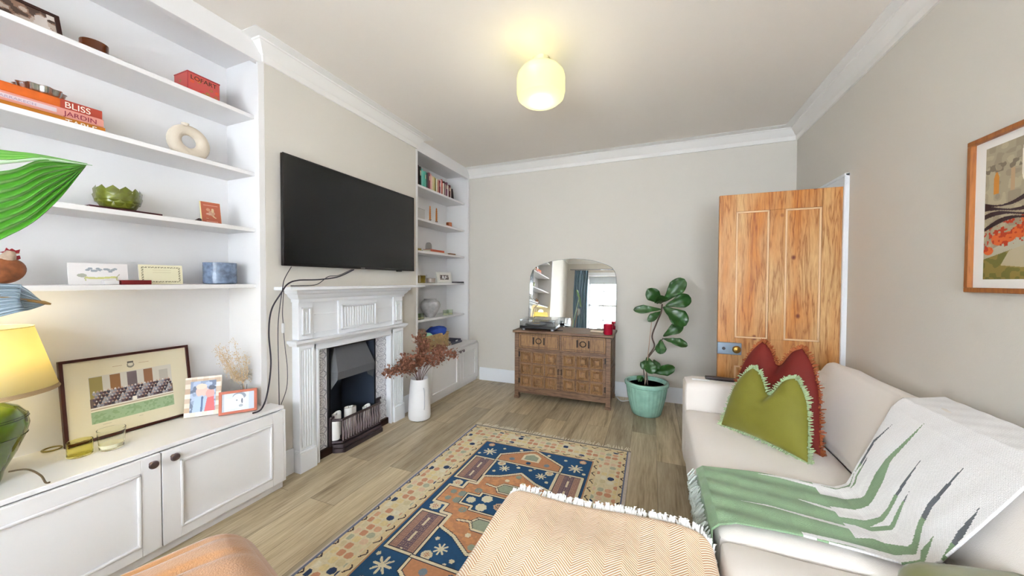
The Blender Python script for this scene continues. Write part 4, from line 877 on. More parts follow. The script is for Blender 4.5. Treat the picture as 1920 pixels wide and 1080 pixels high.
# ---- cushions
def cushion(name, c, udir, lean, w, h, t, chop, m, mf, label, seed=0, peak=0.):
    """velvet cushion with fringed seam; c = bottom centre, udir = horizontal direction of its width"""
    u = Vector(udir).normalized(); back = Vector((-u.y, u.x, 0)); vdir = (Vector((0, 0, 1))*math.cos(lean)+back*math.sin(lean)).normalized(); n = u.cross(vdir)
    root = thing(name, tuple(c), label, 'cushion')
    def outline(a, b_):
        # a,b in -1..1 ; pinched pillow outline with karate chop
        x = a*(1-.10*(1-b_*b_)); y = b_*(1-.09*(1-a*a))
        tp = (y+1)/2
        y2 = y-chop*tp**1.6*math.exp(-(x/.36)**2)*1.0; x2 = x*(1-peak*max(0, tp)**3.5)
        y2 += .0
        return x2*w/2, (y2+1)*h/2
    bd = Vector(c)
    def surf(sg):
        def f(i, j):
            a = math.sin((i-.5)*math.pi); b_ = math.sin((j-.5)*math.pi); x, y = outline(a, b_)
            th = t/2*(max(0, (1-a**2))**.45*max(0, (1-b_**2))**.45)
            crease = .020*math.exp(-((x+0.00)/.05)**2)*max(0, (b_+.1))*(1 if sg > 0 else 0)
            wr = .006*noise.noise(Vector((a*3+seed, b_*3, sg)))*(1-a*a)
            return bd+u*x+vdir*y+n*(sg*th-crease+wr)
        return f
    q = MB(); q.grid(surf(1), 36, 36); q.grid(surf(-1), 36, 36)
    me = bpy.data.meshes.new('cover'); me.from_pydata(q.v, [], q.f)
    bm = bmesh.new(); bm.from_mesh(me); bmesh.ops.remove_doubles(bm, verts=bm.verts, dist=.0008); bmesh.ops.recalc_face_normals(bm, faces=bm.faces); bm.to_mesh(me); bm.free()
    finish('cover', me, m, root, smooth=2.5)
    # fringe around the seam
    fq = MB(); rr_ = random.Random(seed); per = []
    N = 60
    for k in range(4*N):
        s_ = k/N; e_ = s_ % 1; g_ = math.sin((e_-.5)*math.pi)
        a, b_ = [(g_, 1), (1, -g_), (-g_, -1), (-1, g_)][int(s_)]
        per.append(outline(a, b_))
    for k, (x, y) in enumerate(per):
        x2, y2 = per[(k+1) % len(per)]; tx_, ty_ = x2-x, y2-y; L = math.hypot(tx_, ty_)+1e-9; ox, oy = -ty_/L, tx_/L
        for _ in range(3):
            f_ = rr_.random(); px2, py2 = x+tx_*f_, y+ty_*f_; p = bd+u*px2+vdir*py2; L2 = rr_.uniform(.008, .017); ja, jb = rr_.uniform(-.008, .008), rr_.uniform(-.010, .014)
            pe = p+u*(ox*L2+ja)+vdir*(oy*L2+ja)+n*jb; fq.tube([p, (p+pe)/2+n*.002, pe], [.003, .0035, .002], 4)
    fq.build('fringe_trim', mf, root); return root
GV = mat('green_velvet', '747020', .75, sheen=.45, bump=.2, bscale=300, var=.12, vscale=8); GVf = mat('sage_fringe', 'A3B48C', .9)
RV = mat('rust_velvet', '6E150A', .75, sheen=.08, bump=.2, bscale=300, var=.2, vscale=8); RVf = mat('rust_fringe', 'A0562E', .9)
for m_, tint in ((GV, (.55, .60, .40, 1)), (RV, (.45, .16, .08, 1))):
    m_.node_tree.nodes['Principled BSDF'].inputs['Sheen Tint'].default_value = tint; m_.node_tree.nodes['Principled BSDF'].inputs['Sheen Roughness'].default_value = .35
cushion('green_cushion', (.505, 2.035, .412), (.647, -.763, 0), math.radians(14), .43, .345, .15, .60, GV, GVf, 'olive green velvet cushion with chopped top and sage fringe, in front on the sofa', 1, .52)
cushion('rust_cushion', (.575, 2.165, .408), (.647, -.763, 0), math.radians(10), .47, .47, .15, .40, RV, RVf, 'rust red velvet cushion with fringed seam behind the green one', 2, .58)
oc = MB(Matrix.Translation((.80, 1.02, .455)) @ Matrix.Rotation(.2, 4, 'Z')).puff((0, 0, 0), (.2, .2, .06), .055, (.0, 0, .02), n=10).build('olive_cushion', mat('olive_velvet', '6E6E38', .8, sheen=.5)); tag(oc, 'olive cushion lying on the sofa at the bottom right edge of the photo', 'cushion')
# things on the arm
tag(MB(rotz((.425, 2.56, .569), math.radians(-4))).puff((0, 0, .009), (.095, .021, .010), .007, n=5).build('remote_control', mat('dark_remote', '2A1A1C', .4)), 'dark remote control lying on the far sofa arm', 'remote')
tag(MB(rotz((.30, 2.52, .5685), math.radians(-2))).box(-.05, .05, -.01, .01, 0, .004).build('paper_strip', mat('white_paper', 'F6F6F6', .6)), 'small white paper strip on the left end of the far sofa arm', 'paper')

# ================================================================= OTTOMAN
ot = thing('ottoman', (-.165, .90, 0), 'upholstered ottoman hidden under the herringbone throw in the foreground', 'ottoman')
OX0, OX1, OY0, OY1, OZ = -.475, .172, .52, 1.20, .43
MB().puff(((OX0+OX1)/2, (OY0+OY1)/2, .235), ((OX1-OX0)/2, (OY1-OY0)/2, .185), .035, n=8).build('body', mat('pale_grey_fabric', 'C9C6C8', .9), ot)
for x in (OX0+.05, OX1-.05):
    for y in (OY0+.05, OY1-.05): MB().lathe([(.018, .0), (.022, .05)], 12, (x, y, .0096)).build('leg', mat('dark_leg', '3A2E2A', .5), ot)
def herring():
    m = bpy.data.materials.new('herringbone_weave'); m.use_nodes = True; n = m.node_tree.nodes; l = m.node_tree.links; b = n['Principled BSDF']; b.inputs['Roughness'].default_value = .95; b.inputs['Sheen Weight'].default_value = .2
    uv = n.new('ShaderNodeUVMap'); sp = n.new('ShaderNodeSeparateXYZ'); l.new(uv.outputs[0], sp.inputs[0])
    pp = n.new('ShaderNodeMath'); pp.operation = 'PINGPONG'; pp.inputs[1].default_value = .041; l.new(sp.outputs['X'], pp.inputs[0])
    ad = n.new('ShaderNodeMath'); ad.operation = 'MULTIPLY_ADD'; ad.inputs[1].default_value = 1.0; l.new(pp.outputs[0], ad.inputs[0]); l.new(sp.outputs['Y'], ad.inputs[2])
    ms = n.new('ShaderNodeMath'); ms.operation = 'MULTIPLY'; ms.inputs[1].default_value = 2*math.pi/.0088; l.new(ad.outputs[0], ms.inputs[0])
    si = n.new('ShaderNodeMath'); si.operation = 'SINE'; l.new(ms.outputs[0], si.inputs[0])
    cr = n.new('ShaderNodeValToRGB'); cr.color_ramp.elements[0].position = .35; cr.color_ramp.elements[0].color = lin('C9976C')+(1,); cr.color_ramp.elements[1].position = .62; cr.color_ramp.elements[1].color = lin('F2E2CC')+(1,)
    mr = n.new('ShaderNodeMapRange'); mr.inputs[1].default_value = -1; l.new(si.outputs[0], mr.inputs[0]); l.new(mr.outputs[0], cr.inputs[0]); l.new(cr.outputs[0], b.inputs['Base Color'])
    bp = n.new('ShaderNodeBump'); bp.inputs['Strength'].default_value = .5; bp.inputs['Distance'].default_value = .002; l.new(mr.outputs[0], bp.inputs['Height']); l.new(bp.outputs[0], b.inputs['Normal'])
    return m
ht = thing('herringbone_throw', (-.165, .90, .42), 'peach and cream herringbone blanket with white fringe spread over the ottoman', 'blanket')
TW, TLn = 1.06, .85
def drape(U, V):
    # U across (0..TW) centred, V from far edge (0) toward camera
    cx = (OX0+OX1)/2; hw = (OX1-OX0)/2; r_ = .045
    t = U-TW/2; at = np.abs(t); sg = np.sign(t)
    flat = hw-r_+.006; ang = np.clip((at-flat)/r_, 0, np.pi/2); down = np.maximum(0, at-flat-r_*np.pi/2)
    x = sg*(np.minimum(at, flat)+np.sin(ang)*r_+down*.06); zx = -(1-np.cos(ang))*r_-down
    f2 = np.clip((.035-V)/.035, 0, 1); yend = OY1+.004-V-f2*0
    z = OZ+.006+zx-f2**2*.018
    bump = .006*np.sin(U*11+V*7)+.005*np.sin(V*16-U*5)
    cornr = np.maximum(0, at-flat*.80)/.08; yend = yend-np.minimum(cornr, 1.2)**2*.02*np.exp(-V/.1)
    return np.stack([cx+x, yend, z+bump*(ang < 1.2)], -1)
o = paint('cloth', Matrix(), TW, TLn, 130, 100, lambda U, V: np.ones(U.shape+(3,)), ht, herring(), pos=drape, uv=True)
md = o.modifiers.new('t', 'SOLIDIFY'); md.thickness = .004; md.offset = -1
q = MB(); r = random.Random(8)
for i in range(520):
    U_ = TW*.5+(r.random()-.5)*TW*.80; p = drape(np.array([U_]), np.array([0.0]))[0]; n_ = r.uniform(.024, .042)
    dx = r.uniform(-.018, .018); zz = r.uniform(-.004, .014)
    q.tube([(p[0], p[1]-.004, p[2]+.003), (p[0]+dx*.5, p[1]+n_*.5, p[2]+.008+zz), (p[0]+dx, p[1]+n_, p[2]-.002+zz)], [.0030, .0030, .0010], 4)
for i in range(170):
    for side in (0, 1):
        U_ = TW*(.012 if side == 0 else .988); V_ = r.random()*TLn; p = drape(np.array([U_]), np.array([V_]))[0]
        q.tube([(p[0], p[1], p[2]), (p[0]+r.uniform(-.01, .01), p[1]+r.uniform(-.01, .01), p[2]-.05)], [.003, .0015], 4)
q.build('fringe', mat('white_cotton_fringe', 'F2F0EE', .95), ht)

# ================================================================= POUFFE bottom left
def wrink(M, c, h, r):
    b_ = MB(M); b_.puff(c, h, r, (.0, .0, .02), n=56)
    out = []
    for (x, y, z) in b_.v:
        w_ = max(0, min(1, (-.86-x)*5))*max(0, min(1, (.66-y)*5)); t_ = math.sin((x*1.1-y*.25)*52+4*noise.noise(Vector((x*4, y*4, z*3)))); out.append((x, y, z-.016*w_*max(0, t_)**3))
    b_.v = out; return b_
pf = wrink(Matrix.Translation((-1.01, .29, .239)) @ Matrix.Rotation(math.radians(-15), 4, 'Z'), (0, 0, 0), (.315, .36, .222), .12)
tag(pf.build('velvet_pouffe', mat('tan_velvet', 'BE8650', .85, sheen=.6, bump=.4, bscale=250, var=.12, vscale=12), smooth=2.5), 'rounded tan velvet pouffe with wrinkled cover on the rug edge, bottom left', 'pouffe')

# ================================================================= LEFT SHELF OBJECTS
def T(k): return SZ[k]+SH+.0008
def bookbox(name, x0, x1, y0, y1, z0, z1, cov, label, group=None, pages='E8DFCB', spine='front'):
    """closed book lying flat: cover boards and page block; spine faces the room"""
    b_ = thing(name, ((x0+x1)/2, (y0+y1)/2, z0), label, 'book', group); t_ = min(.003, (z1-z0)*.2)
    MB().box(x0, x1, y0, y1, z0, z0+t_).box(x0, x1, y0, y1, z1-t_, z1).box(x1-t_, x1, y0, y1, z0+t_, z1-t_).build('cover', cov, b_, bev=.001)
    MB().box(x0+.004, x1-t_, y0+.004, y1-.004, z0+t_, z1-t_).build('pages', mat('page_block', pages, .9), b_); return b_
FS = lambda x, y, z: frame((x, y, z), (0, 1, 0))
# top shelf
def photo1(U, V):
    c = Canvas(U, V, '8A6A58'); n = nz(U, V, 50, 2); c.put(n > .55, 'B9A79A').put(n < .35, '4E3A30'); c.put(nz(U, V, 25, 6) > .68, 'CFC4BE'); return c.c
pf1 = thing('leaning_photo_frame', (-2.25, .55, T(0)), 'dark wooden frame with a brown picture at the left end of the top shelf', 'picture frame')
M1 = frame((-2.20, .38, T(0)+.004), (0, 1, 0), (-.35, 0, 1)); MB(M1).box(0, .262, 0, .014, -.01, .004).box(0, .262, .10, .114, -.01, .004).box(0, .014, .014, .10, -.01, .004).box(.248, .262, .014, .10, -.01, .004).build('frame', mat('dark_brown_wood', '3A1E18', .5), pf1, bev=.001)
MB(M1).box(.014, .248, .014, .10, -.008, -.001).build('backing_board', mat('brown_card', '7A6450', .9), pf1)
paint('picture', M1, .234, .086, 60, 24, photo1, pf1, z=.0002, pos=lambda U, V: (np.stack([U+.014, V+.014, np.full_like(U, .0003)], -1)@np.array(M1.to_3x3()).T+np.array(M1.translation)))
amb = mat('amber_glass', '6A3414', .12, trans=.3)
def tumbler(name, x, y, z, r, h, m, label, cat, group=None, wax=None, r2=None, thick=.0025):
    r2 = r2 or r
    if wax: root = thing(name, (x, y, z), label, cat, group)
    q = MB().lathe([(0, 0), (r2*.9, 0), (r2, .004), (r, h), (r-thick, h), (r2-thick, .008), (0, .008)], 28, (x, y, z))
    if not wax: return tag(q.build(name, m), label, cat, group)
    q.build('glass', m, root); MB().lathe([(0, .0085), (r2-thick-.001, .0085), ((r+r2)/2-thick-.001, h*wax[1]), (0, h*wax[1])], 24, (x, y, z)).build('wax', wax[0], root); return root
tumbler('amber_cup', -2.23, .735, T(0), .042, .062, amb, 'dark amber glass cup on the top shelf between two dark frames', 'cup', wax=(mat('amber_wax', 'A8661E', .5), .75))
M1b = frame((-2.25, .80, T(0)+.003), (0, 1, 0), (-.3, 0, 1)); sm = thing('small_photo_frame', (-2.25, .86, T(0)), 'small dark photo frame low on the top shelf right of the amber cup', 'picture frame')
MB(M1b).prism([(0, 0), (.11, 0), (.085, .055), (.02, .055)][:4], -.006, 0).build('frame', mat('dark_green_black', '2A2622', .5), sm)
paint('picture', M1b, .05, .028, 20, 12, photo1, sm, pos=lambda U, V: (np.stack([U+.03, V+.013, np.full_like(U, .0006)], -1)@np.array(M1b.to_3x3()).T+np.array(M1b.translation)))
def redcover(U, V):
    c = Canvas(U, V, 'C0504A'); n = nz(U, V, 55, 7)
    for i in range(16):
        x, y = rng.rand()*.2, rng.rand()*.075; c.ell(x, y, .009, .007, ['8A7A3A', 'D8502C', '9A6A3A', 'C83048'][i % 4]); c.ell(x, y, .004, .003, 'C05A44')
    return c.c
rb = thing('red_patterned_tin', (-2.25, 1.115, T(0)), 'red patterned box with dark lettering at the right end of the top shelf', 'box')
z_ = T(0); MB().box(-2.29, -2.172, 1.032, 1.172, z_, z_+.098).box(-2.292, -2.170, 1.030, 1.174, z_+.098, z_+.104).build('body', mat('deep_red_tin', 'B03A40', .4, var=.2, vscale=30), rb, bev=.002)
paint('front_print', FS(-2.1712, 1.034, z_+.002), .136, .095, 70, 48, redcover, rb, z=0)
paint('side_print', frame((-2.288, 1.0312, z_+.002), (1, 0, 0), (0, 0, 1)), .114, .095, 60, 48, redcover, rb, z=0)
text('lettering', 'LOFART', FS(-2.1700, 1.042, z_+.068), .030, mat('dark_lettering', '3A2410', .6), rb, xs=1.05)
# second shelf: three books, dish, ring vase
OR, PKc, OR2 = mat('orange_cloth', 'D9661E', .7, var=.2, vscale=30), mat('pink_cloth', 'D79488', .7), mat('ochre_cloth', 'C8791E', .7, var=.2, vscale=30)
z = T(1); grp = 'large books lying in a stack on the second shelf'
b3 = bookbox('large_book', -2.37, -2.195, .40, .752, z, z+.030, OR2, 'ochre orange large book at the bottom of the flat stack on the second shelf', grp)
b2 = bookbox('large_book', -2.37, -2.197, .40, .748, z+.0305, z+.064, PKc, 'pink large book lettered JARDIN, middle of the flat stack on the second shelf', grp)
b1 = bookbox('large_book', -2.37, -2.20, .40, .745, z+.0645, z+.100, OR, 'orange large book lettered BLISS, topmost of the flat stack on the second shelf', grp)
lw = mat('white_lettering', 'F2E8DC', .6); lr = mat('maroon_lettering', '8A1E3A', .6)
text('title', 'BLISS', FS(-2.1985, .640, z+.070), .034, lw, b1, xs=.95, bold=0)
text('title', 'JARDIN', FS(-2.1955, .638, z+.037), .026, lr, b2, xs=1.05, bold=0)
text('title', 'TABLE', FS(-2.1935, .640, z+.004), .028, lw, b3, xs=1.1, bold=0)
MB().box(-2.1975, -2.1965, .47, .62, z+.040, z+.056).build('title_band', mat('lilac_band', 'D3BFC6', .7), b2)
MB().box(-2.2005, -2.1992, .630, .744, z+.0646, z+.0998).build('spine_block', mat('brick_red', 'A8402E', .7), b1)
text('title', 'MARRAKECH', FS(-2.1962, .475, z+.042), .013, mat('grey_lettering', 'A892A8', .6), b2, xs=1.25)
dish = MB().lathe([(0, 0), (.046, 0), (.056, .012), (.060, .030), (.063, .033), (.057, .030), (.050, .012), (.044, .004), (0, .004)], 72, (-2.27, .60, z+.1005), flute=10, fa=.07)
tag(dish.build('scalloped_dish', mat('silver_metal', 'B8B8B4', .25, metal=1.)), 'scalloped silver dish on top of the orange book stack', 'dish')
rv = MB(); Mv = FS(-2.26, 1.075, T(1)+.0965)
torus(rv, Mv, .062, .030); rv.lathe([(.014, .155), (.013, .175), (.017, .19), (.014, .19), (.010, .175)], 20, (-2.26, 1.06, T(1)))
tag(rv.build('ring_vase', mat('beige_stoneware', 'D3C6B4', .8, bump=.3, bscale=200)), 'beige stoneware ring-shaped vase on the second shelf', 'vase')
# third shelf
bookbox('thin_book', -2.36, -2.19, .70, .935, T(2), T(2)+.014, mat('maroon_cover', '4A1A24', .6), 'thin dark maroon book under the green artichoke bowl')
ab = thing('artichoke_bowl', (-2.27, .815, T(2)+.0145), 'olive green artichoke-shaped ceramic bowl on a flat dark book', 'bowl'); gl = mat('olive_glaze', '6E7420', .3, var=.45, vscale=30, coat=.4)
ax_, ay_, az_ = -2.265, .812, T(2)+.0145
MB().lathe([(0, 0), (.035, 0), (.055, .012), (.073, .04), (.070, .066), (.058, .078), (.052, .07), (.06, .045), (.04, .014), (0, .010)], 32, (ax_, ay_, az_)).build('body', gl, ab)
for ring_, (r0, z0, n_, L) in enumerate(((.050, .008, 11, .052), (.064, .028, 12, .052), (.068, .056, 11, .046))):
    q = MB()
    for i in range(n_):
        a = 2*math.pi*(i+ring_*.5)/n_; o_ = Vector((math.cos(a), math.sin(a), 0)); s_ = Vector((-math.sin(a), math.cos(a), 0)); p0 = Vector((ax_, ay_, az_+z0))+o_*r0
        w = .017; out = .016
        out = (.016, .009, .004)[ring_]; w = .021; vs = [p0-s_*w*.8, p0+o_*.006, p0+s_*w*.8, p0+o_*out*.6+Vector((0, 0, L*.6))-s_*w, p0+o_*(out+.005)+Vector((0, 0, L*.6)), p0+o_*out*.6+Vector((0, 0, L*.6))+s_*w, p0+o_*(out*.5-.002*ring_)+Vector((0, 0, L))]
        q.add(vs, [(0, 1, 4, 3), (1, 2, 5, 4), (3, 4, 6), (4, 5, 6), (0, 3, 6), (2, 6, 5), (0, 6, 2)])
    q.build('leaf_ring', gl, ab, smooth=.9)
def redcard(U, V):
    c = Canvas(U, V, 'A8583E'); c.rect(.01, .075, .10, .104, 'D8A090').rect(.02, .07, .012, .016, 'C88A78')
    c.ell(.03, .078, .009, .008, 'C08A70').ell(.045, .06, .014, .014, 'B89078').ell(.05, .075, .006, .012, 'C8B08C').ell(.032, .055, .012, .006, 'C49A8A').line([(.05, .045), (.06, .036)], .006, 'C8B08C').rect(.02, .03, .028, .032, 'B8A078')
    return c.c
rc_ = thing('small_red_book', (-2.25, 1.16, T(2)), 'small terracotta red booklet standing upright on the third shelf', 'book'); Mc = frame((-2.235, 1.115, T(2)+.002), (.12, 1, 0), (-.14, 0, 1))
MB(Mc).box(0, .088, 0, .122, -.009, 0).build('pages', mat('yellow_page_edge', 'E3D3A0', .8), rc_); paint('cover', Mc @ Matrix.Translation((.002, .001, .0006)), .085, .120, 40, 50, redcard, rc_)
MB(Mc).lathe([(0, -.02), (.012, -.02), (.012, .02), (0, .02)], 14, (-.008, .014, -.02)).build('stand', mat('dark_stand', '2A1418', .5), rc_)
# fourth shelf
def dach(U, V):
    c = Canvas(U, V, 'E9E4E3'); c.put(np.abs(V-.030-.002*np.sin(U*60)) < .0045*((U > .045) & (U < .145)), 'C9C684'); c.ell(.038, .040, .014, .008, 'A9A99A').line([(.045, .03), (.048, .018)], .004, 'BDBB88').line([(.14, .03), (.142, .018)], .004, 'BDBB88').line([(.14, .032), (.15, .045)], .003, 'A9A98A')
    for i in range(12): x = .055+i*.0075; c.ell(x, .064+.006*math.sin(i*1.9), .007, .005, '9AA0A8' if i != 6 else 'E9E4E3')
    return c.c
def cream(U, V):
    c = Canvas(U, V, 'E6DFC0'); e = np.minimum(np.minimum(U, .165-U), np.minimum(V, .095-V)); c.put((e > .010) & (e < .016) & (np.sin((U+V)*700)+np.sin((U-V)*530) > -.2), '8A8468')
    for i in range(3): c.rect(.05, .12, .045+i*.012, .0465+i*.012, 'CFC4A0')
    return c.c
def card(name, y, x, w, h, fn, lb, m='E9E4E0'):
    r_ = thing(name, (x, y+w/2, T(3)), lb, 'card'); M_ = frame((x, y, T(3)), (0, 1, 0), (-.10, 0, 1)); MB(M_).box(0, w, 0, h, -.004, 0).build('card_stock', mat('card_'+name+str(w), m, .8), r_); paint('drawing', M_ @ Matrix.Translation((0, 0, .0005)), w, h, 90, 50, fn, r_)
card('drawing_card', .655, -2.245, .178, .093, dach, 'white card with a long dog drawing, standing on the fourth shelf')
card('bordered_card', .87, -2.245, .165, .095, cream, 'cream card with a dark patterned border, standing on the fourth shelf')
tag(MB().box(-2.235, -2.20, .795, .895, T(3), T(3)+.020).build('match_box', mat('maroon_box', '7A1414', .6), bev=.001), 'dark red matchbox lying in front of the two cards', 'matchbox')
tag(MB().box(-2.24, -2.205, .745, .790, T(3), T(3)+.018).build('small_white_box', mat('white_card_box', 'E4E0DE', .7), bev=.002), 'small white box left of the red matchbox on the fourth shelf', 'box')
tumbler('blue_glass_tumbler', -2.25, 1.205, T(3), .075, .118, mat('mottled_blue_glass', '8FA2C0', .2, trans=.25, var=.55, vscale=35, bump=.6, bscale=60), 'mottled blue glass tumbler at the right end of the fourth shelf', 'glass')
# hen
hen = thing('hen_figurine', (-2.24, .49, T(3)), 'painted hen figurine with red comb, at the left end of the fourth shelf', 'figurine')
hm = mat('painted_hen', 'A8623A', .5, var=.6, vscale=28)
q = MB(); hz = T(3)
def blob(q, c, r, n=14):
    return q.puff(c, r, min(r)*.98, n=n//2)
MB().grid(lambda u, v: (-2.24+.045*math.sin(math.pi*v)*math.sin(2*math.pi*u)*(1-.2*v), .475+.062*math.sin(math.pi*v)**.8*math.cos(2*math.pi*u)-.0+(.025*v), hz+.002+.10*(1-math.cos(math.pi*v))/2), 24, 14).build('body', hm, hen, smooth=2)
MB().tube([(-2.24, .495, hz+.06), (-2.24, .505, hz+.09), (-2.24, .512, hz+.115), (-2.24, .515, hz+.128)], [.034, .022, .016, .010], 14).build('head', mat('hen_cream', 'C9B09A', .6, var=.4, vscale=40), hen, smooth=2)
MB(FS(-2.243, .49, hz+.118)).prism([(0, .004), (.012, .009), (.016, .022), (.022, .014), (.028, .020), (.036, .013), (.046, .018), (.044, .004), (.02, .0)], -.003, .004).build('comb', mat('hen_red', '8E1420', .5), hen)
MB(FS(-2.243, .515, hz+.095)).prism([(0, 0), (.012, -.002), (.022, .006), (.020, .018), (.008, .014)], -.003, .004).build('wattle', mat('hen_red'), hen)
MB(FS(-2.243, .523, hz+.118)).prism([(0, 0), (.014, .002), (0, .006)], -.002, .003).build('beak', mat('hen_beak', 'C8A060', .5), hen)
MB(FS(-2.243, .425, hz+.05)).prism([(0, 0), (.03, .0), (.03, .04), (-.02, .075), (-.03, .05)], -.010, .010).build('tail', hm, hen, bev=.003)

# ================================================================= CUPBOARD TOP
CT = .4765
# lamp
lx, ly = -2.165, .405
tl = thing('table_lamp', (lx, ly, CT), 'table lamp with green glazed ball base and glowing cream shade on the left cupboard', 'lamp')
MB().lathe([(0, 0), (.058, 0), (.062, .012), (.068, .04), (.095, .10), (.118, .165), (.124, .20), (.118, .235), (.10, .262), (.07, .28), (.035, .287), (.03, .31), (.012, .312), (0, .312)], 48, (lx, ly, CT)).build('ceramic_base', mat('green_glaze', '5E7A1E', .12, var=.5, vscale=9, coat=.8), tl)
for z_ in (.165, .225, .232): 
    R_ = {.165: .1185, .225: .1215, .232: .1195}[z_]; torus(MB(), Matrix(), .1, .1); q = MB(); torus(q, Matrix.Translation((lx, ly, CT+z_)), R_, .0018, n=48, k=6); q.build('glaze_band', mat('dark_glaze', '3A4A14', .2), tl)
MB().tube([(lx, ly, CT+.31), (lx, ly, CT+.44)], .008, 8).build('lamp_stem', BRASS, tl)
shm = bpy.data.materials.new('lamp_shade_linen'); shm.use_nodes = True; n_ = shm.node_tree.nodes; l_ = shm.node_tree.links; bs = n_['Principled BSDF']; bs.inputs['Base Color'].default_value = lin('F2EAC4')+(1,); bs.inputs['Roughness'].default_value = .9
tr = n_.new('ShaderNodeBsdfTranslucent'); tr.inputs[0].default_value = lin('F5EAB8')+(1,); ms_ = n_.new('ShaderNodeMixShader'); ms_.inputs[0].default_value = .55; l_.new(bs.outputs[0], ms_.inputs[1]); l_.new(tr.outputs[0], ms_.inputs[2]); l_.new(ms_.outputs[0], n_['Material Output'].inputs[0])
sh = MB().lathe([(.192, .318), (.137, .552)], 64, (lx, ly, CT)); sh.f = [f for f in sh.f if len(f) == 4]; sh = sh.build('lamp_shade', shm, tl, smooth=2); md = sh.modifiers.new('t', 'SOLIDIFY'); md.thickness = .0015
q = MB(); torus(q, Matrix.Translation((lx, ly, CT+.552)), .137, .0022, n=48, k=6); q.build('shade_rim', mat('shade_rim_cream', 'E9DFA8', .8), sh)
q = MB(); torus(q, Matrix.Translation((lx, ly, CT+.320)), .192, .003, n=48, k=6); q.build('shade_rim', mat('shade_trim_tan', 'B59A72', .8), sh)
q = MB().lathe([(.1925, .318), (.1895, .333)], 64, (lx, ly, CT)); q.f = [f for f in q.f if len(f) == 4]; q.v = [(lx+(x-lx)*1.004, ly+(y-ly)*1.004, z_) for x, y, z_ in q.v]; q.build('shade_trim', mat('shade_trim_tan'), sh)
MB().lathe([(0, .44), (.02, .45), (.03, .475), (.02, .50), (0, .51)], 20, (lx, ly, CT)).build('bulb', mat('bulb_glow', 'FFF0B0', .3, emit='FFD98A', estr=5), tl)
MB().tube(smooth_path([(lx+.10, ly+.055, CT+.055), (lx+.135, ly+.085, CT+.055), (lx+.165, ly+.105, CT+.03), (lx+.18, ly+.112, CT+.004), (-1.975, ly+.118, CT+.0035)]), .003, 6).build('power_cord', mat('brown_cord', '5A4A34', .5), tl)
lamp('lamp_bulb_light', 'POINT', (lx, ly, CT+.43), 1.7, (1, .84, .42), shadow_soft_size=.05)
lamp('lamp_bulb_light_up', 'POINT', (lx, ly, CT+.56), 0.8, (1, .84, .40), shadow_soft_size=.05)
# big group photo
def group(U, V):
    # U 0..W, V 0..H of mount
    c = Canvas(U, V, 'DDD3B8'); W_, H_ = .455, .365
    x0, x1 = .075, .385; y0, y1 = .125, .285
    c.rect(x0, x1, y0, y1, 'CFC9BE')
    for i, col in enumerate(('9A8A4A', '8A5A30', '6A5A5E', '8A5A3A', 'B4AEA4')):
        xx = x0+.01+i*.062; c.rect(xx-.008 if i == 0 else xx, xx+.036, y0+.03, y1-.004 if i != 4 else y1-.02, col, .9)
    c.rect(x0, x1, y0, y0+.055, '6E5A50'); r_ = np.random.RandomState(2)
    for row in range(5):
        for i in range(24):
            x = x0+.015+(x1-x0-.03)*i/23+(.006 if row % 2 else 0)*0; y = y0+.020+row*.0145
            c.ell(x+(row % 2)*.006, y, .0058, .0085, ['3A3444', '8A8A96', '4A3038', 'A2A0A8', '5A4A58'][(i*3+row*2) % 5]); c.ell(x+(row % 2)*.006, y+.0085, .0035, .004, ['C9A894', 'D8D2D0', 'B89A8A'][(i+row) % 3])
    c.rect(x0, x1, y0+.004, y0+.012, 'E4DDD2'); c.rect(x0, x1, y0, y0+.005, 'B8A890'); c.rect(.222, .238, y0+.012, y0+.030, 'F2EEE4')
    c.rect(x0, x1, .062, .118, '9DB48C'); c.put((U > x0) & (U < x1) & (V > .062) & (V < .118) & (nz(U, V, 120, 3) > .6), '8CA67C'); c.rect(x0, x1, .118, .123, 'E8E2CC')
    c.ell(.225, .315, .014, .014, '8A8678').ell(.225, .318, .010, .009, 'D2CBB6').rect(.214, .236, .325, .334, '5E5A52').rect(.16, .195, .318, .3195, 'B08A70').rect(.255, .295, .318, .3195, 'B08A70').rect(.11, .14, .050, .0515, 'B0A48A').rect(.24, .255, .048, .050, 'B0A48A')
    return c.c
gp_ = thing('group_photo_frame', (-2.26, .85, CT), 'large framed group photograph with cream mount and dark frame leaning on the cupboard', 'picture frame')
GW, GH = .445, .37; Mg = frame((-2.305, .652, CT+.003), (.02, 1, 0), (-.15, 0, 1)); dkf = mat('dark_red_brown_wood', '3E1612', .4)
e = .012
MB(Mg).box(0, GW, 0, e, -.012, .008).box(0, GW, GH-e, GH, -.012, .008).box(0, e, e, GH-e, -.012, .008).box(GW-e, GW, e, GH-e, -.012, .008).build('frame', dkf, gp_, bev=.001)
MB(Mg).box(e, GW-e, e, GH-e, -.010, -.001).build('backing_board', mat('brown_card'), gp_)
paint('photograph', Mg @ Matrix.Translation((e, e, .0005)), GW-2*e, GH-2*e, 260, 210, lambda U, V: group(U*.455/(GW-2*e), V*.365/(GH-2*e)), gp_)
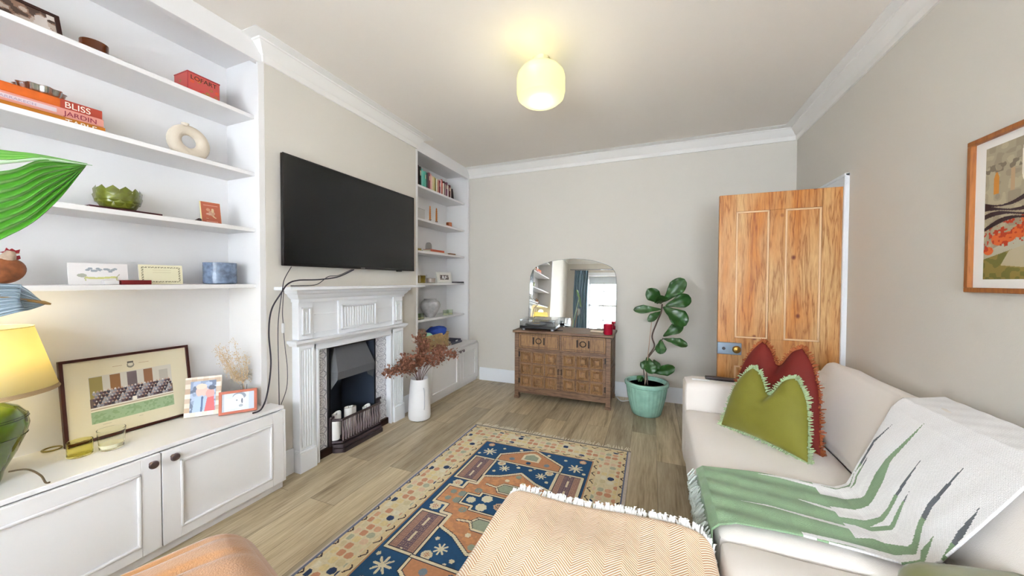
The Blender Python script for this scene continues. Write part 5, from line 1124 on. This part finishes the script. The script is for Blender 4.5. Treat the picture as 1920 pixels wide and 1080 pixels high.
# mosaic frame
def mosaic(U, V):
    c = Canvas(U, V, 'E6DACB'); s = .024; k = (np.floor(U/s)+np.floor(V/s*1.0)); 
    for i, col in enumerate(('E9E0D4', 'C9B4A0', 'DCCFC0', 'BFA58E')): c.put((k*7+np.floor(U/s)*3) % 4 == i, col)
    return c.c
def couple(U, V):
    c = Canvas(U, V, '8E9CB8'); c.put(nz(U, V, 60, 3) > .5, 'A8B6D0').put(nz(U, V, 60, 4) > .66, '6E7A92')
    c.ell(.047, .10, .024, .030, 'D8B8AE').ell(.045, .122, .023, .014, 'D8C8B8'); c.poly([(.01, 0), (.018, .07), (.05, .08), (.068, .05), (.066, 0)], 'A8BCD8').line([(.05, .07), (.048, 0)], .008, '5A6E96'); c.ell(.082, .085, .018, .024, 'CF9A94').poly([(.06, 0), (.07, .065), (.098, .07), (.104, 0)], 'D0686A').ell(.09, .112, .016, .010, '5A6070')
    return c.c
def pframe(name, M_, w, h, e, fm, inner, lb, fn=None, cat='picture frame'):
    r_ = thing(name, tuple(M_ @ Vector((w/2, 0, 0))), lb, cat)
    if fn: 
        MB(M_).box(0, w, 0, h, -.012, -.002).build('frame', fm, r_, bev=.001); paint('mosaic_face', M_, w, h, 60, 60, fn, r_, pos=lambda U, V: (np.stack([U, V, np.full_like(U, .0)], -1)@np.array(M_.to_3x3()).T+np.array(M_.translation)))
    else: MB(M_).box(0, w, 0, e, -.012, .004).box(0, w, h-e, h, -.012, .004).box(0, e, e, h-e, -.012, .004).box(w-e, w, e, h-e, -.012, .004).box(e, w-e, e, h-e, -.010, -.001).build('frame', fm, r_, bev=.001)
    paint('photograph', M_ @ Matrix.Translation((e, e, .001)), w-2*e, h-2*e, 70, 70, inner, r_); return r_
Mq = frame((-2.262, 1.012, CT+.002), (.50, 1, 0), (-.20, .06, 1)); Mq = frame((-2.250, 1.03, CT+.004), (.85, 1, 0), (-.16, .136, 1))
pframe('mosaic_photo_frame', Mq, .150, .203, .022, mat('bone_frame', 'DDCFBF', .6), lambda U, V: couple(U*1.0, V*.94), 'cream bone mosaic frame with a portrait of two people, left of the orange frame', fn=mosaic)
def baby(U, V):
    c = Canvas(U, V, 'D3D8E0'); c.rect(0, .01, 0, .1, 'B8BEC8').ell(.078, .042, .030, .032, 'E6E8EC').ell(.078, .062, .030, .016, '8A929E').ell(.072, .050, .026, .022, 'E2E4E8').ell(.09, .040, .004, .012, '6A7280').ell(.066, .045, .004, .003, '7A828E').ell(.085, .02, .010, .006, 'A0A6B0').rect(.12, .16, 0, .1, 'AEB8C8', .6).poly([(.015, .01), (.06, .01), (.06, .05), (.02, .055)], 'F0F2F4'); return c.c
Mo = frame((-2.122, 1.120, CT+.004), (.73, 1, 0), (-.12, .0876, 1))
pframe('orange_photo_frame', Mo, .165, .120, .013, mat('orange_red_wood', 'B8644A', .5), lambda U, V: baby(U*1.05, V*.82), 'small orange-red landscape frame with a baby photograph at the right end of the left cupboard')
# jars
tumbler('ribbed_glass_votive', -2.175, .655, CT, .036, .062, mat('yellowish_glass', 'F6F2B8', .05, ior=1.12, trans=1., bump=.5, bscale=50), 'small ribbed yellowish glass votive in front of the group photograph', 'candle holder')
tumbler('glass_candle_jar', -2.145, .735, CT, .043, .085, mat('greenish_clear_glass', 'FBFCF8', .02, trans=1., ior=1.12), 'clear round glass jar with a little wax beside the ribbed votive', 'jar', r2=.036, wax=(mat('pale_wax', 'E4DEC4', .5), .28))
# pampas
dv = thing('bud_vase', (-2.165, 1.270, CT), 'clear glass bud vase behind the orange photo frame', 'vase')
MB().lathe([(0, 0), (.026, 0), (.032, .02), (.028, .06), (.014, .10), (.016, .125), (.013, .125), (.011, .10), (.024, .06), (.027, .02), (0, .008)], 28, (-2.165, 1.270, CT)).build('glass', GLASS, dv)
df = thing('dried_grass_bunch', (-2.165, 1.270, CT+.02), 'bunch of dried beige grasses in the bud vase on the left cupboard', 'dried flowers')
dgm = mat('dried_beige_grass', 'D9BE98', .9, var=.25, vscale=40); rr = random.Random(21)
for k in range(16):
    a = rr.uniform(-1, 1); tp = Vector((-2.17+rr.uniform(-.05, .06), 1.205+a*.07-.01, CT+.35+rr.uniform(-.09, .06)-abs(a)*.04)); b0 = Vector((-2.165, 1.270, CT+.02))
    path = smooth_path([b0, Vector((-2.165, 1.268, CT+.13)), b0.lerp(tp, .6)+Vector((0, .01, .0)), tp], 5); q = MB().tube(path, .0009, 4)
    for i in range(len(path)//2, len(path)):
        for j in range(9):
            c0 = path[i]+Vector([rr.gauss(0, .010) for _ in range(3)]); d1 = Vector([rr.uniform(-1, 1) for _ in range(3)]).normalized(); d2 = d1.orthogonal().normalized(); l = rr.uniform(.006, .014); q.add([c0, c0+d1*l*.5+d2*.002, c0+d1*l, c0+d1*l*.5-d2*.002], [(0, 1, 2, 3)])
    q.build('grass_stem', dgm, df, smooth=None)

# ================================================================= BIG LEAF PLANT (left edge)
bp_ = thing('large_leaf_houseplant', (-1.62, -.10, 0), 'large-leaved houseplant reaching in from the left edge, tip in front of the shelves', 'plant')
MB().lathe([(0, 0), (.11, 0), (.13, .02), (.15, .28), (.155, .30), (.14, .30), (.135, .27), (0, .26)], 32, (-1.62, -.10, 0)).build('pot', mat('grey_pot', '8A8A88', .7), bp_)
def leafstripe(c1, c2, name, sc):
    m = bpy.data.materials.new(name); m.use_nodes = True; n = m.node_tree.nodes; l = m.node_tree.links; b = n['Principled BSDF']; b.inputs['Roughness'].default_value = .35
    uv = n.new('ShaderNodeUVMap'); sp = n.new('ShaderNodeSeparateXYZ'); l.new(uv.outputs[0], sp.inputs[0]); ms = n.new('ShaderNodeMath'); ms.operation = 'MULTIPLY'; ms.inputs[1].default_value = sc; l.new(sp.outputs['Y'], ms.inputs[0])
    si = n.new('ShaderNodeMath'); si.operation = 'SINE'; l.new(ms.outputs[0], si.inputs[0]); cr = n.new('ShaderNodeValToRGB'); cr.color_ramp.elements[0].position = .55; cr.color_ramp.elements[0].color = lin(c1)+(1,); cr.color_ramp.elements[1].position = .97; cr.color_ramp.elements[1].color = lin(c2)+(1,)
    l.new(si.outputs[0], cr.inputs[0]); l.new(cr.outputs[0], b.inputs['Base Color']); return m
gm = leafstripe('3A7A1A', '92BC7A', 'striped_green_leaf', 2*math.pi*7)
def bladeP(mid, edge, name, m, nu=30, nv=24, ridge=.004):
    """blade between a midrib polyline and an edge polyline, both from tip to base"""
    A_ = smooth_path(mid, 8); B_ = smooth_path(edge, 8)
    def samp(P, t): k = t*(len(P)-1); i = int(min(k, len(P)-2)); return P[i].lerp(P[i+1], k-i)
    def pos(U, V):
        out = np.zeros(U.shape+(3,))
        for i in range(U.shape[0]):
            for j in range(U.shape[1]):
                u, v = U[i, j], V[i, j]; p = samp(A_, u).lerp(samp(B_, u), v); p = p+Vector((ridge*math.cos(v*2*math.pi*7), 0, 0))*min(1, u*4); out[i, j] = p
        return out
    o = paint(name, Matrix(), 1, 1, nu, nv*3, lambda U, V: np.ones(U.shape+(3,)), bp_, m, pos=pos, uv=True); md = o.modifiers.new('t', 'SOLIDIFY'); md.thickness = .0012; return o
tipL = (-1.40, .445, 1.508)
bladeP([tipL, (-1.40, .37, 1.495), (-1.40, .308, 1.448), (-1.42, .15, 1.40), (-1.45, 0, 1.36)], [(-1.40, .440, 1.498), (-1.36, .376, 1.385), (-1.35, .309, 1.300), (-1.36, .16, 1.19), (-1.42, 0, 1.20)], 'leaf', gm)
bladeP([tipL, (-1.40, .37, 1.500), (-1.40, .308, 1.475), (-1.42, .15, 1.44), (-1.45, 0, 1.39)], [(-1.41, .440, 1.510), (-1.44, .375, 1.515), (-1.45, .312, 1.508), (-1.47, .16, 1.50), (-1.47, 0, 1.42)], 'leaf', leafstripe('4E9A20', '7EB45A', 'pale_green_leaf', 2*math.pi*3), nv=6, ridge=.001)
MB().tube([(-1.395, .452, 1.506), (-1.40, .37, 1.4975), (-1.40, .308, 1.468), (-1.42, .15, 1.42), (-1.45, 0, 1.375), (-1.56, -.07, .9), (-1.62, -.10, .27)], [.001, .0035, .004, .005, .007, .010, .014], 8).build('leaf_stalk', mat('leaf_midrib', 'A9C4A0', .4), bp_)
bgm = leafstripe('7E8E98', 'A9B6C0', 'blue_grey_leaf', 2*math.pi*5)
bladeP([(-1.40, .372, 1.140), (-1.40, .335, 1.150), (-1.40, .305, 1.160), (-1.44, .1, 1.13), (-1.48, -.02, 1.05)], [(-1.40, .370, 1.138), (-1.37, .338, 1.128), (-1.36, .300, 1.118), (-1.40, .1, 1.04), (-1.46, -.02, 1.0)], 'leaf', bgm, nv=8)
bladeP([(-1.40, .372, 1.140), (-1.40, .335, 1.150), (-1.40, .305, 1.160), (-1.44, .1, 1.13), (-1.48, -.02, 1.05)], [(-1.405, .366, 1.145), (-1.41, .340, 1.182), (-1.42, .312, 1.190), (-1.46, .1, 1.20), (-1.5, -.02, 1.1)], 'leaf', bgm, nv=8)
MB().tube([(-1.395, .378, 1.138), (-1.398, .368, 1.142), (-1.40, .335, 1.152), (-1.40, .305, 1.16), (-1.44, .1, 1.13), (-1.48, -.02, 1.05), (-1.60, -.09, .27)], [.002, .0045, .003, .003, .005, .006, .010], 8).build('leaf_stalk', mat('brown_leaf_edge', '8A6A3A', .6), bp_)

# ================================================================= RIGHT BOOKCASE OBJECTS
bk = [(2.80, .03, .21, '5A2A2E'), (2.835, .03, .215, '4A2226'), (2.87, .036, .205, '3E2024'), (2.908, .024, .195, '2E3A3A'), (2.934, .030, .185, '7FC4BC'), (2.966, .026, .170, '5FC0A8'), (2.994, .022, .172, '6AB8A8'), (3.018, .022, .168, '3E4A48'), (3.042, .020, .170, '6A5A60'), (3.064, .020, .180, '8A4A52'), (3.086, .026, .175, 'E0A8A0'), (3.114, .022, .165, 'E8C8B4'), (3.138, .020, .160, 'D9CC9A'), (3.160, .022, .158, 'B8A858'), (3.184, .016, .155, '5A4A34'), (3.202, .018, .152, 'E0D8C0'), (3.222, .016, .150, 'A83A3A'), (3.240, .018, .150, 'D8A890'), (3.260, .016, .150, '7A3040'), (3.278, .022, .165, 'F0DAD4'), (3.302, .026, .175, 'B8341E'), (3.330, .018, .140, 'E8E0D4'), (3.350, .022, .165, '4A2A2A'), (3.374, .016, .140, 'C9B4A8'), (3.392, .026, .165, '7A4A5E'), (3.420, .016, .150, 'F0E6E2'), (3.438, .014, .14, 'E8E2DC'), (3.454, .028, .150, '5A1E24'), (3.484, .018, .130, 'E6DCD4')]
names_ = ['dark maroon', 'deep brown', 'dark plum', 'slate', 'pale aqua', 'jade green', 'sea green', 'charcoal green', 'grey mauve', 'dusky red', 'salmon pink', 'pale peach', 'cream yellow', 'olive yellow', 'dark olive', 'ivory', 'crimson', 'peach', 'wine red', 'blush white', 'bright red-orange', 'off-white', 'near-black brown', 'pinkish grey', 'mauve', 'white', 'chalk white', 'oxblood', 'pale cream']
prev = 'the left end panel'
for i, ((y, t_, h_, col), nm_) in enumerate(zip(bk, names_)):
    nxt = names_[i+1]+' one' if i+1 < len(bk) else 'leaning dark book'
    b_ = thing('upright_book', (-2.22, y+t_/2, T(0)), '%s book between %s and %s, far top shelf' % (nm_, prev, nxt), 'book', 'upright books on the top shelf of the far bookcase')
    x0, x1 = -2.29, -2.165-(i % 3)*.004; z0 = T(0); c_ = mat('cover_%02d' % i, col, .6)
    MB().box(x0, x1, y, y+.0025, z0, z0+h_).box(x0, x1, y+t_-.0035, y+t_-.001, z0, z0+h_).box(x1-.003, x1, y+.0025, y+t_-.0035, z0, z0+h_).build('cover', c_, b_)
    MB().box(x0+.003, x1-.003, y+.0025, y+t_-.0035, z0+.002, z0+h_-.004).build('pages', mat('page_block'), b_)
    if i % 3 == 0: MB().box(x1, x1+.0006, y+.004, y+t_-.005, z0+h_*.55, z0+h_*.8).build('title_label', mat('title_cream', 'D8C8A8', .7), b_)
    prev = nm_+' one'
Ml = Matrix.Translation((-2.22, 3.515, T(0))) @ Matrix.Rotation(math.radians(18), 4, 'X')
b_ = thing('leaning_book', (-2.22, 3.515, T(0)), 'thin dark book leaning at the right end of the book row', 'book', None)
MB(Matrix.Translation((-2.22, 3.548, T(0)+.0)) @ Matrix.Rotation(math.radians(14), 4, 'X')).box(-.06, .06, -.018, 0, .0, .125).build('cover', mat('dark_cover', '2A1A1C', .6), b_)
# shelf B
zB = T(1)-.002+.003; zB = T(1)
cf = thing('clear_display_block', (-2.24, 3.03, zB), 'thin clear glass panel left of the two twisted orange candles', 'display'); MB().box(-2.25, -2.244, 2.94, 3.10, zB, zB+.13).build('glass', mat('thin_clear', 'F4F4F2', .05, trans=.9, ior=1.1), cf); MB().box(-2.2435, -2.243, 2.938, 2.943, zB, zB+.13).box(-2.2435, -2.243, 2.938, 3.10, zB+.126, zB+.13).build('edge_line', mat('grey_edge', '9A9A9A', .5), cf)
for y, lb in ((3.13, 'twisted orange taper candle on the left of the pair in the far bookcase'), (3.25, 'twisted orange taper candle on the right, nearer the amber votive')):
    tc_ = thing('twisted_candle', (-2.20, y, zB), lb, 'candle', 'twisted orange candles'); q = MB(); vs = []; fs = []; n_ = 40
    for i in range(n_):
        a = i*.55; z_ = zB+.03+.145*i/(n_-1); r_ = .0095*(1-.45*(i/(n_-1))**3)
        for k in range(8):
            bb = 2*math.pi*k/8+a; rr_ = r_*(1+.25*math.cos(2*(bb-a))); vs.append((-2.20+rr_*math.cos(bb), y+rr_*math.sin(bb), z_))
    for i in range(n_-1):
        for k in range(8): fs.append((i*8+k, i*8+(k+1) % 8, (i+1)*8+(k+1) % 8, (i+1)*8+k))
    q.add(vs, fs+[tuple(range(8))[::-1], tuple((n_-1)*8+k for k in range(8))]); q.build('taper', mat('orange_wax', 'C9782E', .5), tc_)
    MB().lathe([(0, 0), (.022, 0), (.018, .006), (.008, .014), (.013, .03), (.015, .032), (.011, .034), (0, .025)], 20, (-2.20, y, zB)).build('glass_holder', GLASS, tc_)
tumbler('amber_votive', -2.19, 3.49, zB, .033, .052, mat('rust_glass', 'A8542A', .2), 'small rust-orange votive at the right of the twisted candles', 'candle holder')
# shelf C
zC = T(2)
tag(MB().box(-2.24, -2.16, 2.86, 2.925, zC, zC+.024).build('small_yellow_box', mat('olive_yellow_card', '9A8440', .6), bev=.001), 'small olive-yellow box at the left end of the third shelf, far bookcase', 'box')
tag(MB().box(-2.28, -2.15, 2.94, 3.40, zC, zC+.009).build('thin_white_book', mat('white_cover', 'DDD6CC', .6), bev=.001), 'large thin white book lying flat under the red book', 'book')
bookbox('red_flat_book', -2.27, -2.17, 3.10, 3.36, zC+.0095, zC+.034, mat('coral_red_cover', 'C85A3A', .6), 'coral red book lying on the thin white book in the far bookcase')
dm = MB().lathe([(.034, 0), (.034, .04), (.030, .062), (.018, .076), (0, .08), (0, .077), (.016, .073), (.028, .06), (.032, .04), (.032, 0)], 28, (-2.24, 3.16, zC+.0345)); tag(dm.build('glass_dome', mat('frosted_dome', 'DDDDDA', .1, trans=.85, ior=1.2)), 'small glass dome standing on the coral red book', 'dome')
tag(MB().box(-2.18, -2.13, 3.42, 3.54, zC, zC+.014).build('wooden_block', mat('brown_block', '8A6448', .6), bev=.002), 'small flat brown block at the right end of the third shelf, far bookcase', 'block')
# shelf D
zD = T(3)
tumbler('mustard_tumbler', -2.18, 2.925, zD, .058, .075, mat('mustard_glass', '8E7826', .2, trans=.2, var=.3, vscale=20), 'mustard-coloured glass tumbler at the left of the far bookcase, level with the mantel', 'glass')
tumbler('beige_votive', -2.17, 3.10, zD, .048, .050, mat('pinkish_glass', 'C9BBAE', .15, trans=.5), 'short beige glass votive left of the black and white photo', 'candle holder', wax=(mat('pale_wax'), .6))
tumbler('tall_clear_glass', -2.24, 3.07, zD, .034, .085, GLASS, 'clear drinking glass behind the beige votive', 'glass')
def bw(U, V):
    c = Canvas(U, V, 'E8E4DC'); c.rect(.03, .17, .02, .10, '4A3E3C'); c.put((U > .03) & (U < .17) & (V > .02) & (V < .1) & (nz(U, V, 70, 4) > .6), 'A89A94'); c.ell(.08, .06, .016, .026, 'E2E0E0').ell(.125, .065, .014, .024, 'D8D4D2').ell(.10, .04, .02, .014, 'C9C6C6'); return c.c
Mb = frame((-2.215, 3.29, zD+.003), (.10, 1, 0), (-.16, 0, 1)); pframe('white_photo_frame', Mb, .262, .120, .02, mat('white_frame_wood', 'E4E2DC', .5), lambda U, V: bw(U*.9, V*1.5), 'white frame with a black and white photo on the shelf level with the mantel')
tag(MB().box(-2.19, -2.12, 3.545, 3.715, zD, zD+.012).build('dark_notebook', mat('navy_cover', '2E2838', .6), bev=.001), 'dark navy notebook lying right of the white photo frame', 'notebook')
# shelf E
zE = .8055
cs = thing('grey_ceramic_vase', (-2.22, 3.18, zE), 'round grey mottled ceramic vase between two pairs of glass tumblers', 'vase')
MB().lathe([(0, 0), (.045, 0), (.052, .01), (.085, .06), (.108, .11), (.110, .135), (.098, .165), (.066, .186), (.068, .198), (.06, .198), (.056, .184), (.085, .16), (.098, .12), (.045, .02), (0, .01)], 40, (-2.24, 3.19, zE)).build('body', mat('mottled_grey_ceramic', 'C4C2C2', .8, var=.45, vscale=14, bump=.6, bscale=50), cs)
bg = mat('pale_green_glass', 'EEF5E8', .04, trans=1., ior=1.1)
for y, x, lb in ((2.885, -2.18, 'glass tumbler hard against the left panel, shelf of the grey vase'), (2.955, -2.19, 'glass tumbler just left of the grey vase'), (3.39, -2.17, 'glass tumbler just right of the grey vase'), (3.475, -2.17, 'rightmost glass tumbler on the shelf of the grey vase')):
    tumbler('glass_tumbler', x, y, zE, .033, .062, bg, lb, 'glass', 'pale green tumblers in the far bookcase', wax=(mat('pale_wax'), .35))
# cupboard top E
wk = mat('wicker', 'CBAA7A', .8, bump=.6, bscale=90, var=.45, vscale=45)
bsk = thing('wicker_basket', (-2.19, 3.10, CT), 'rectangular wicker basket filled with cloth bags on the far cupboard', 'basket')
bx0, bx1, by0, by1, bz = -2.30, -2.10, 2.84, 3.33, .152
q = MB(); rows = 11
def brick_(t_, off):
    return .004*math.sin(t_*260+off)
for r_ in range(rows):
    z_ = CT+.008+r_*bz/rows; pts = []; per = [(bx0, by0), (bx1, by0), (bx1, by1), (bx0, by1)]
    for s_ in range(4):
        (xa, ya), (xb, yb_) = per[s_], per[(s_+1) % 4]; n_ = 26 if s_ % 2 else 12
        for i in range(n_):
            t_ = i/n_; nx_, ny_ = ((yb_-ya), -(xb-xa)); L = math.hypot(nx_, ny_); o_ = .007*(1 if (i+r_) % 2 else -1); pts.append((xa+(xb-xa)*t_+nx_/L*o_, ya+(yb_-ya)*t_+ny_/L*o_, z_))
    q.tube(pts+[pts[0]], .0068, 6)
q.build('woven_side', wk, bsk); MB().box(bx0, bx1, by0, by1, CT, CT+.01).build('bottom', wk, bsk)
tr_ = MB().tube([(bx0, by0, CT+bz), (bx1, by0, CT+bz), (bx1, by1, CT+bz), (bx0, by1, CT+bz), (bx0, by0, CT+bz)], .010, 8); tr_.build('rim', wk, bsk)
for yy in (by0+.02, by1-.12): MB().tube(smooth_path([(bx0+.02, yy, CT+bz), (bx0+.02, yy+.03, CT+bz+.05), (bx0+.02, yy+.08, CT+bz+.05), (bx0+.02, yy+.10, CT+bz)]), .006, 6).build('handle', wk, bsk)
tag(MB().puff((-2.19, 3.215, CT+.155), (.08, .085, .065), .055, (.01, .01, .02), n=14, wob=.05, seed=5).build('blue_bag', mat('blue_cloth', '2A48A0', .7, var=.3, vscale=20), smooth=2), 'crumpled bright blue cloth bag on top of the wicker basket', 'bag')
tag(MB().puff((-2.18, 3.065, CT+.125), (.065, .045, .045), .035, (.01, .01, .02), n=10, wob=.04, seed=8).build('mint_cloth', mat('mint_fabric', 'A8DCC0', .8), smooth=2), 'mint green cloth in the wicker basket left of the blue bag', 'cloth')
tag(MB().puff((-2.20, 2.925, CT+.15), (.075, .065, .075), .055, (.01, .01, .02), n=10, wob=.05, seed=12).build('brown_cloth', mat('brown_fabric', '9A7E6A', .8, var=.3, vscale=20), smooth=2), 'folded taupe brown cloth at the left of the wicker basket', 'cloth')
bookbox('grey_flat_book', -2.24, -2.08, 3.37, 3.60, CT, CT+.020, mat('slate_cover', '5E6070', .6), 'slate grey book, lower of two lying right of the wicker basket')
bb_ = bookbox('navy_flat_book', -2.25, -2.09, 3.37, 3.59, CT+.0205, CT+.042, mat('navy_spine', '3E425A', .6), 'navy book with a white spine label, upper of two right of the wicker basket')
MB().box(-2.09, -2.0893, 3.47, 3.52, CT+.024, CT+.039).build('spine_label', mat('white_paper'), bb_)
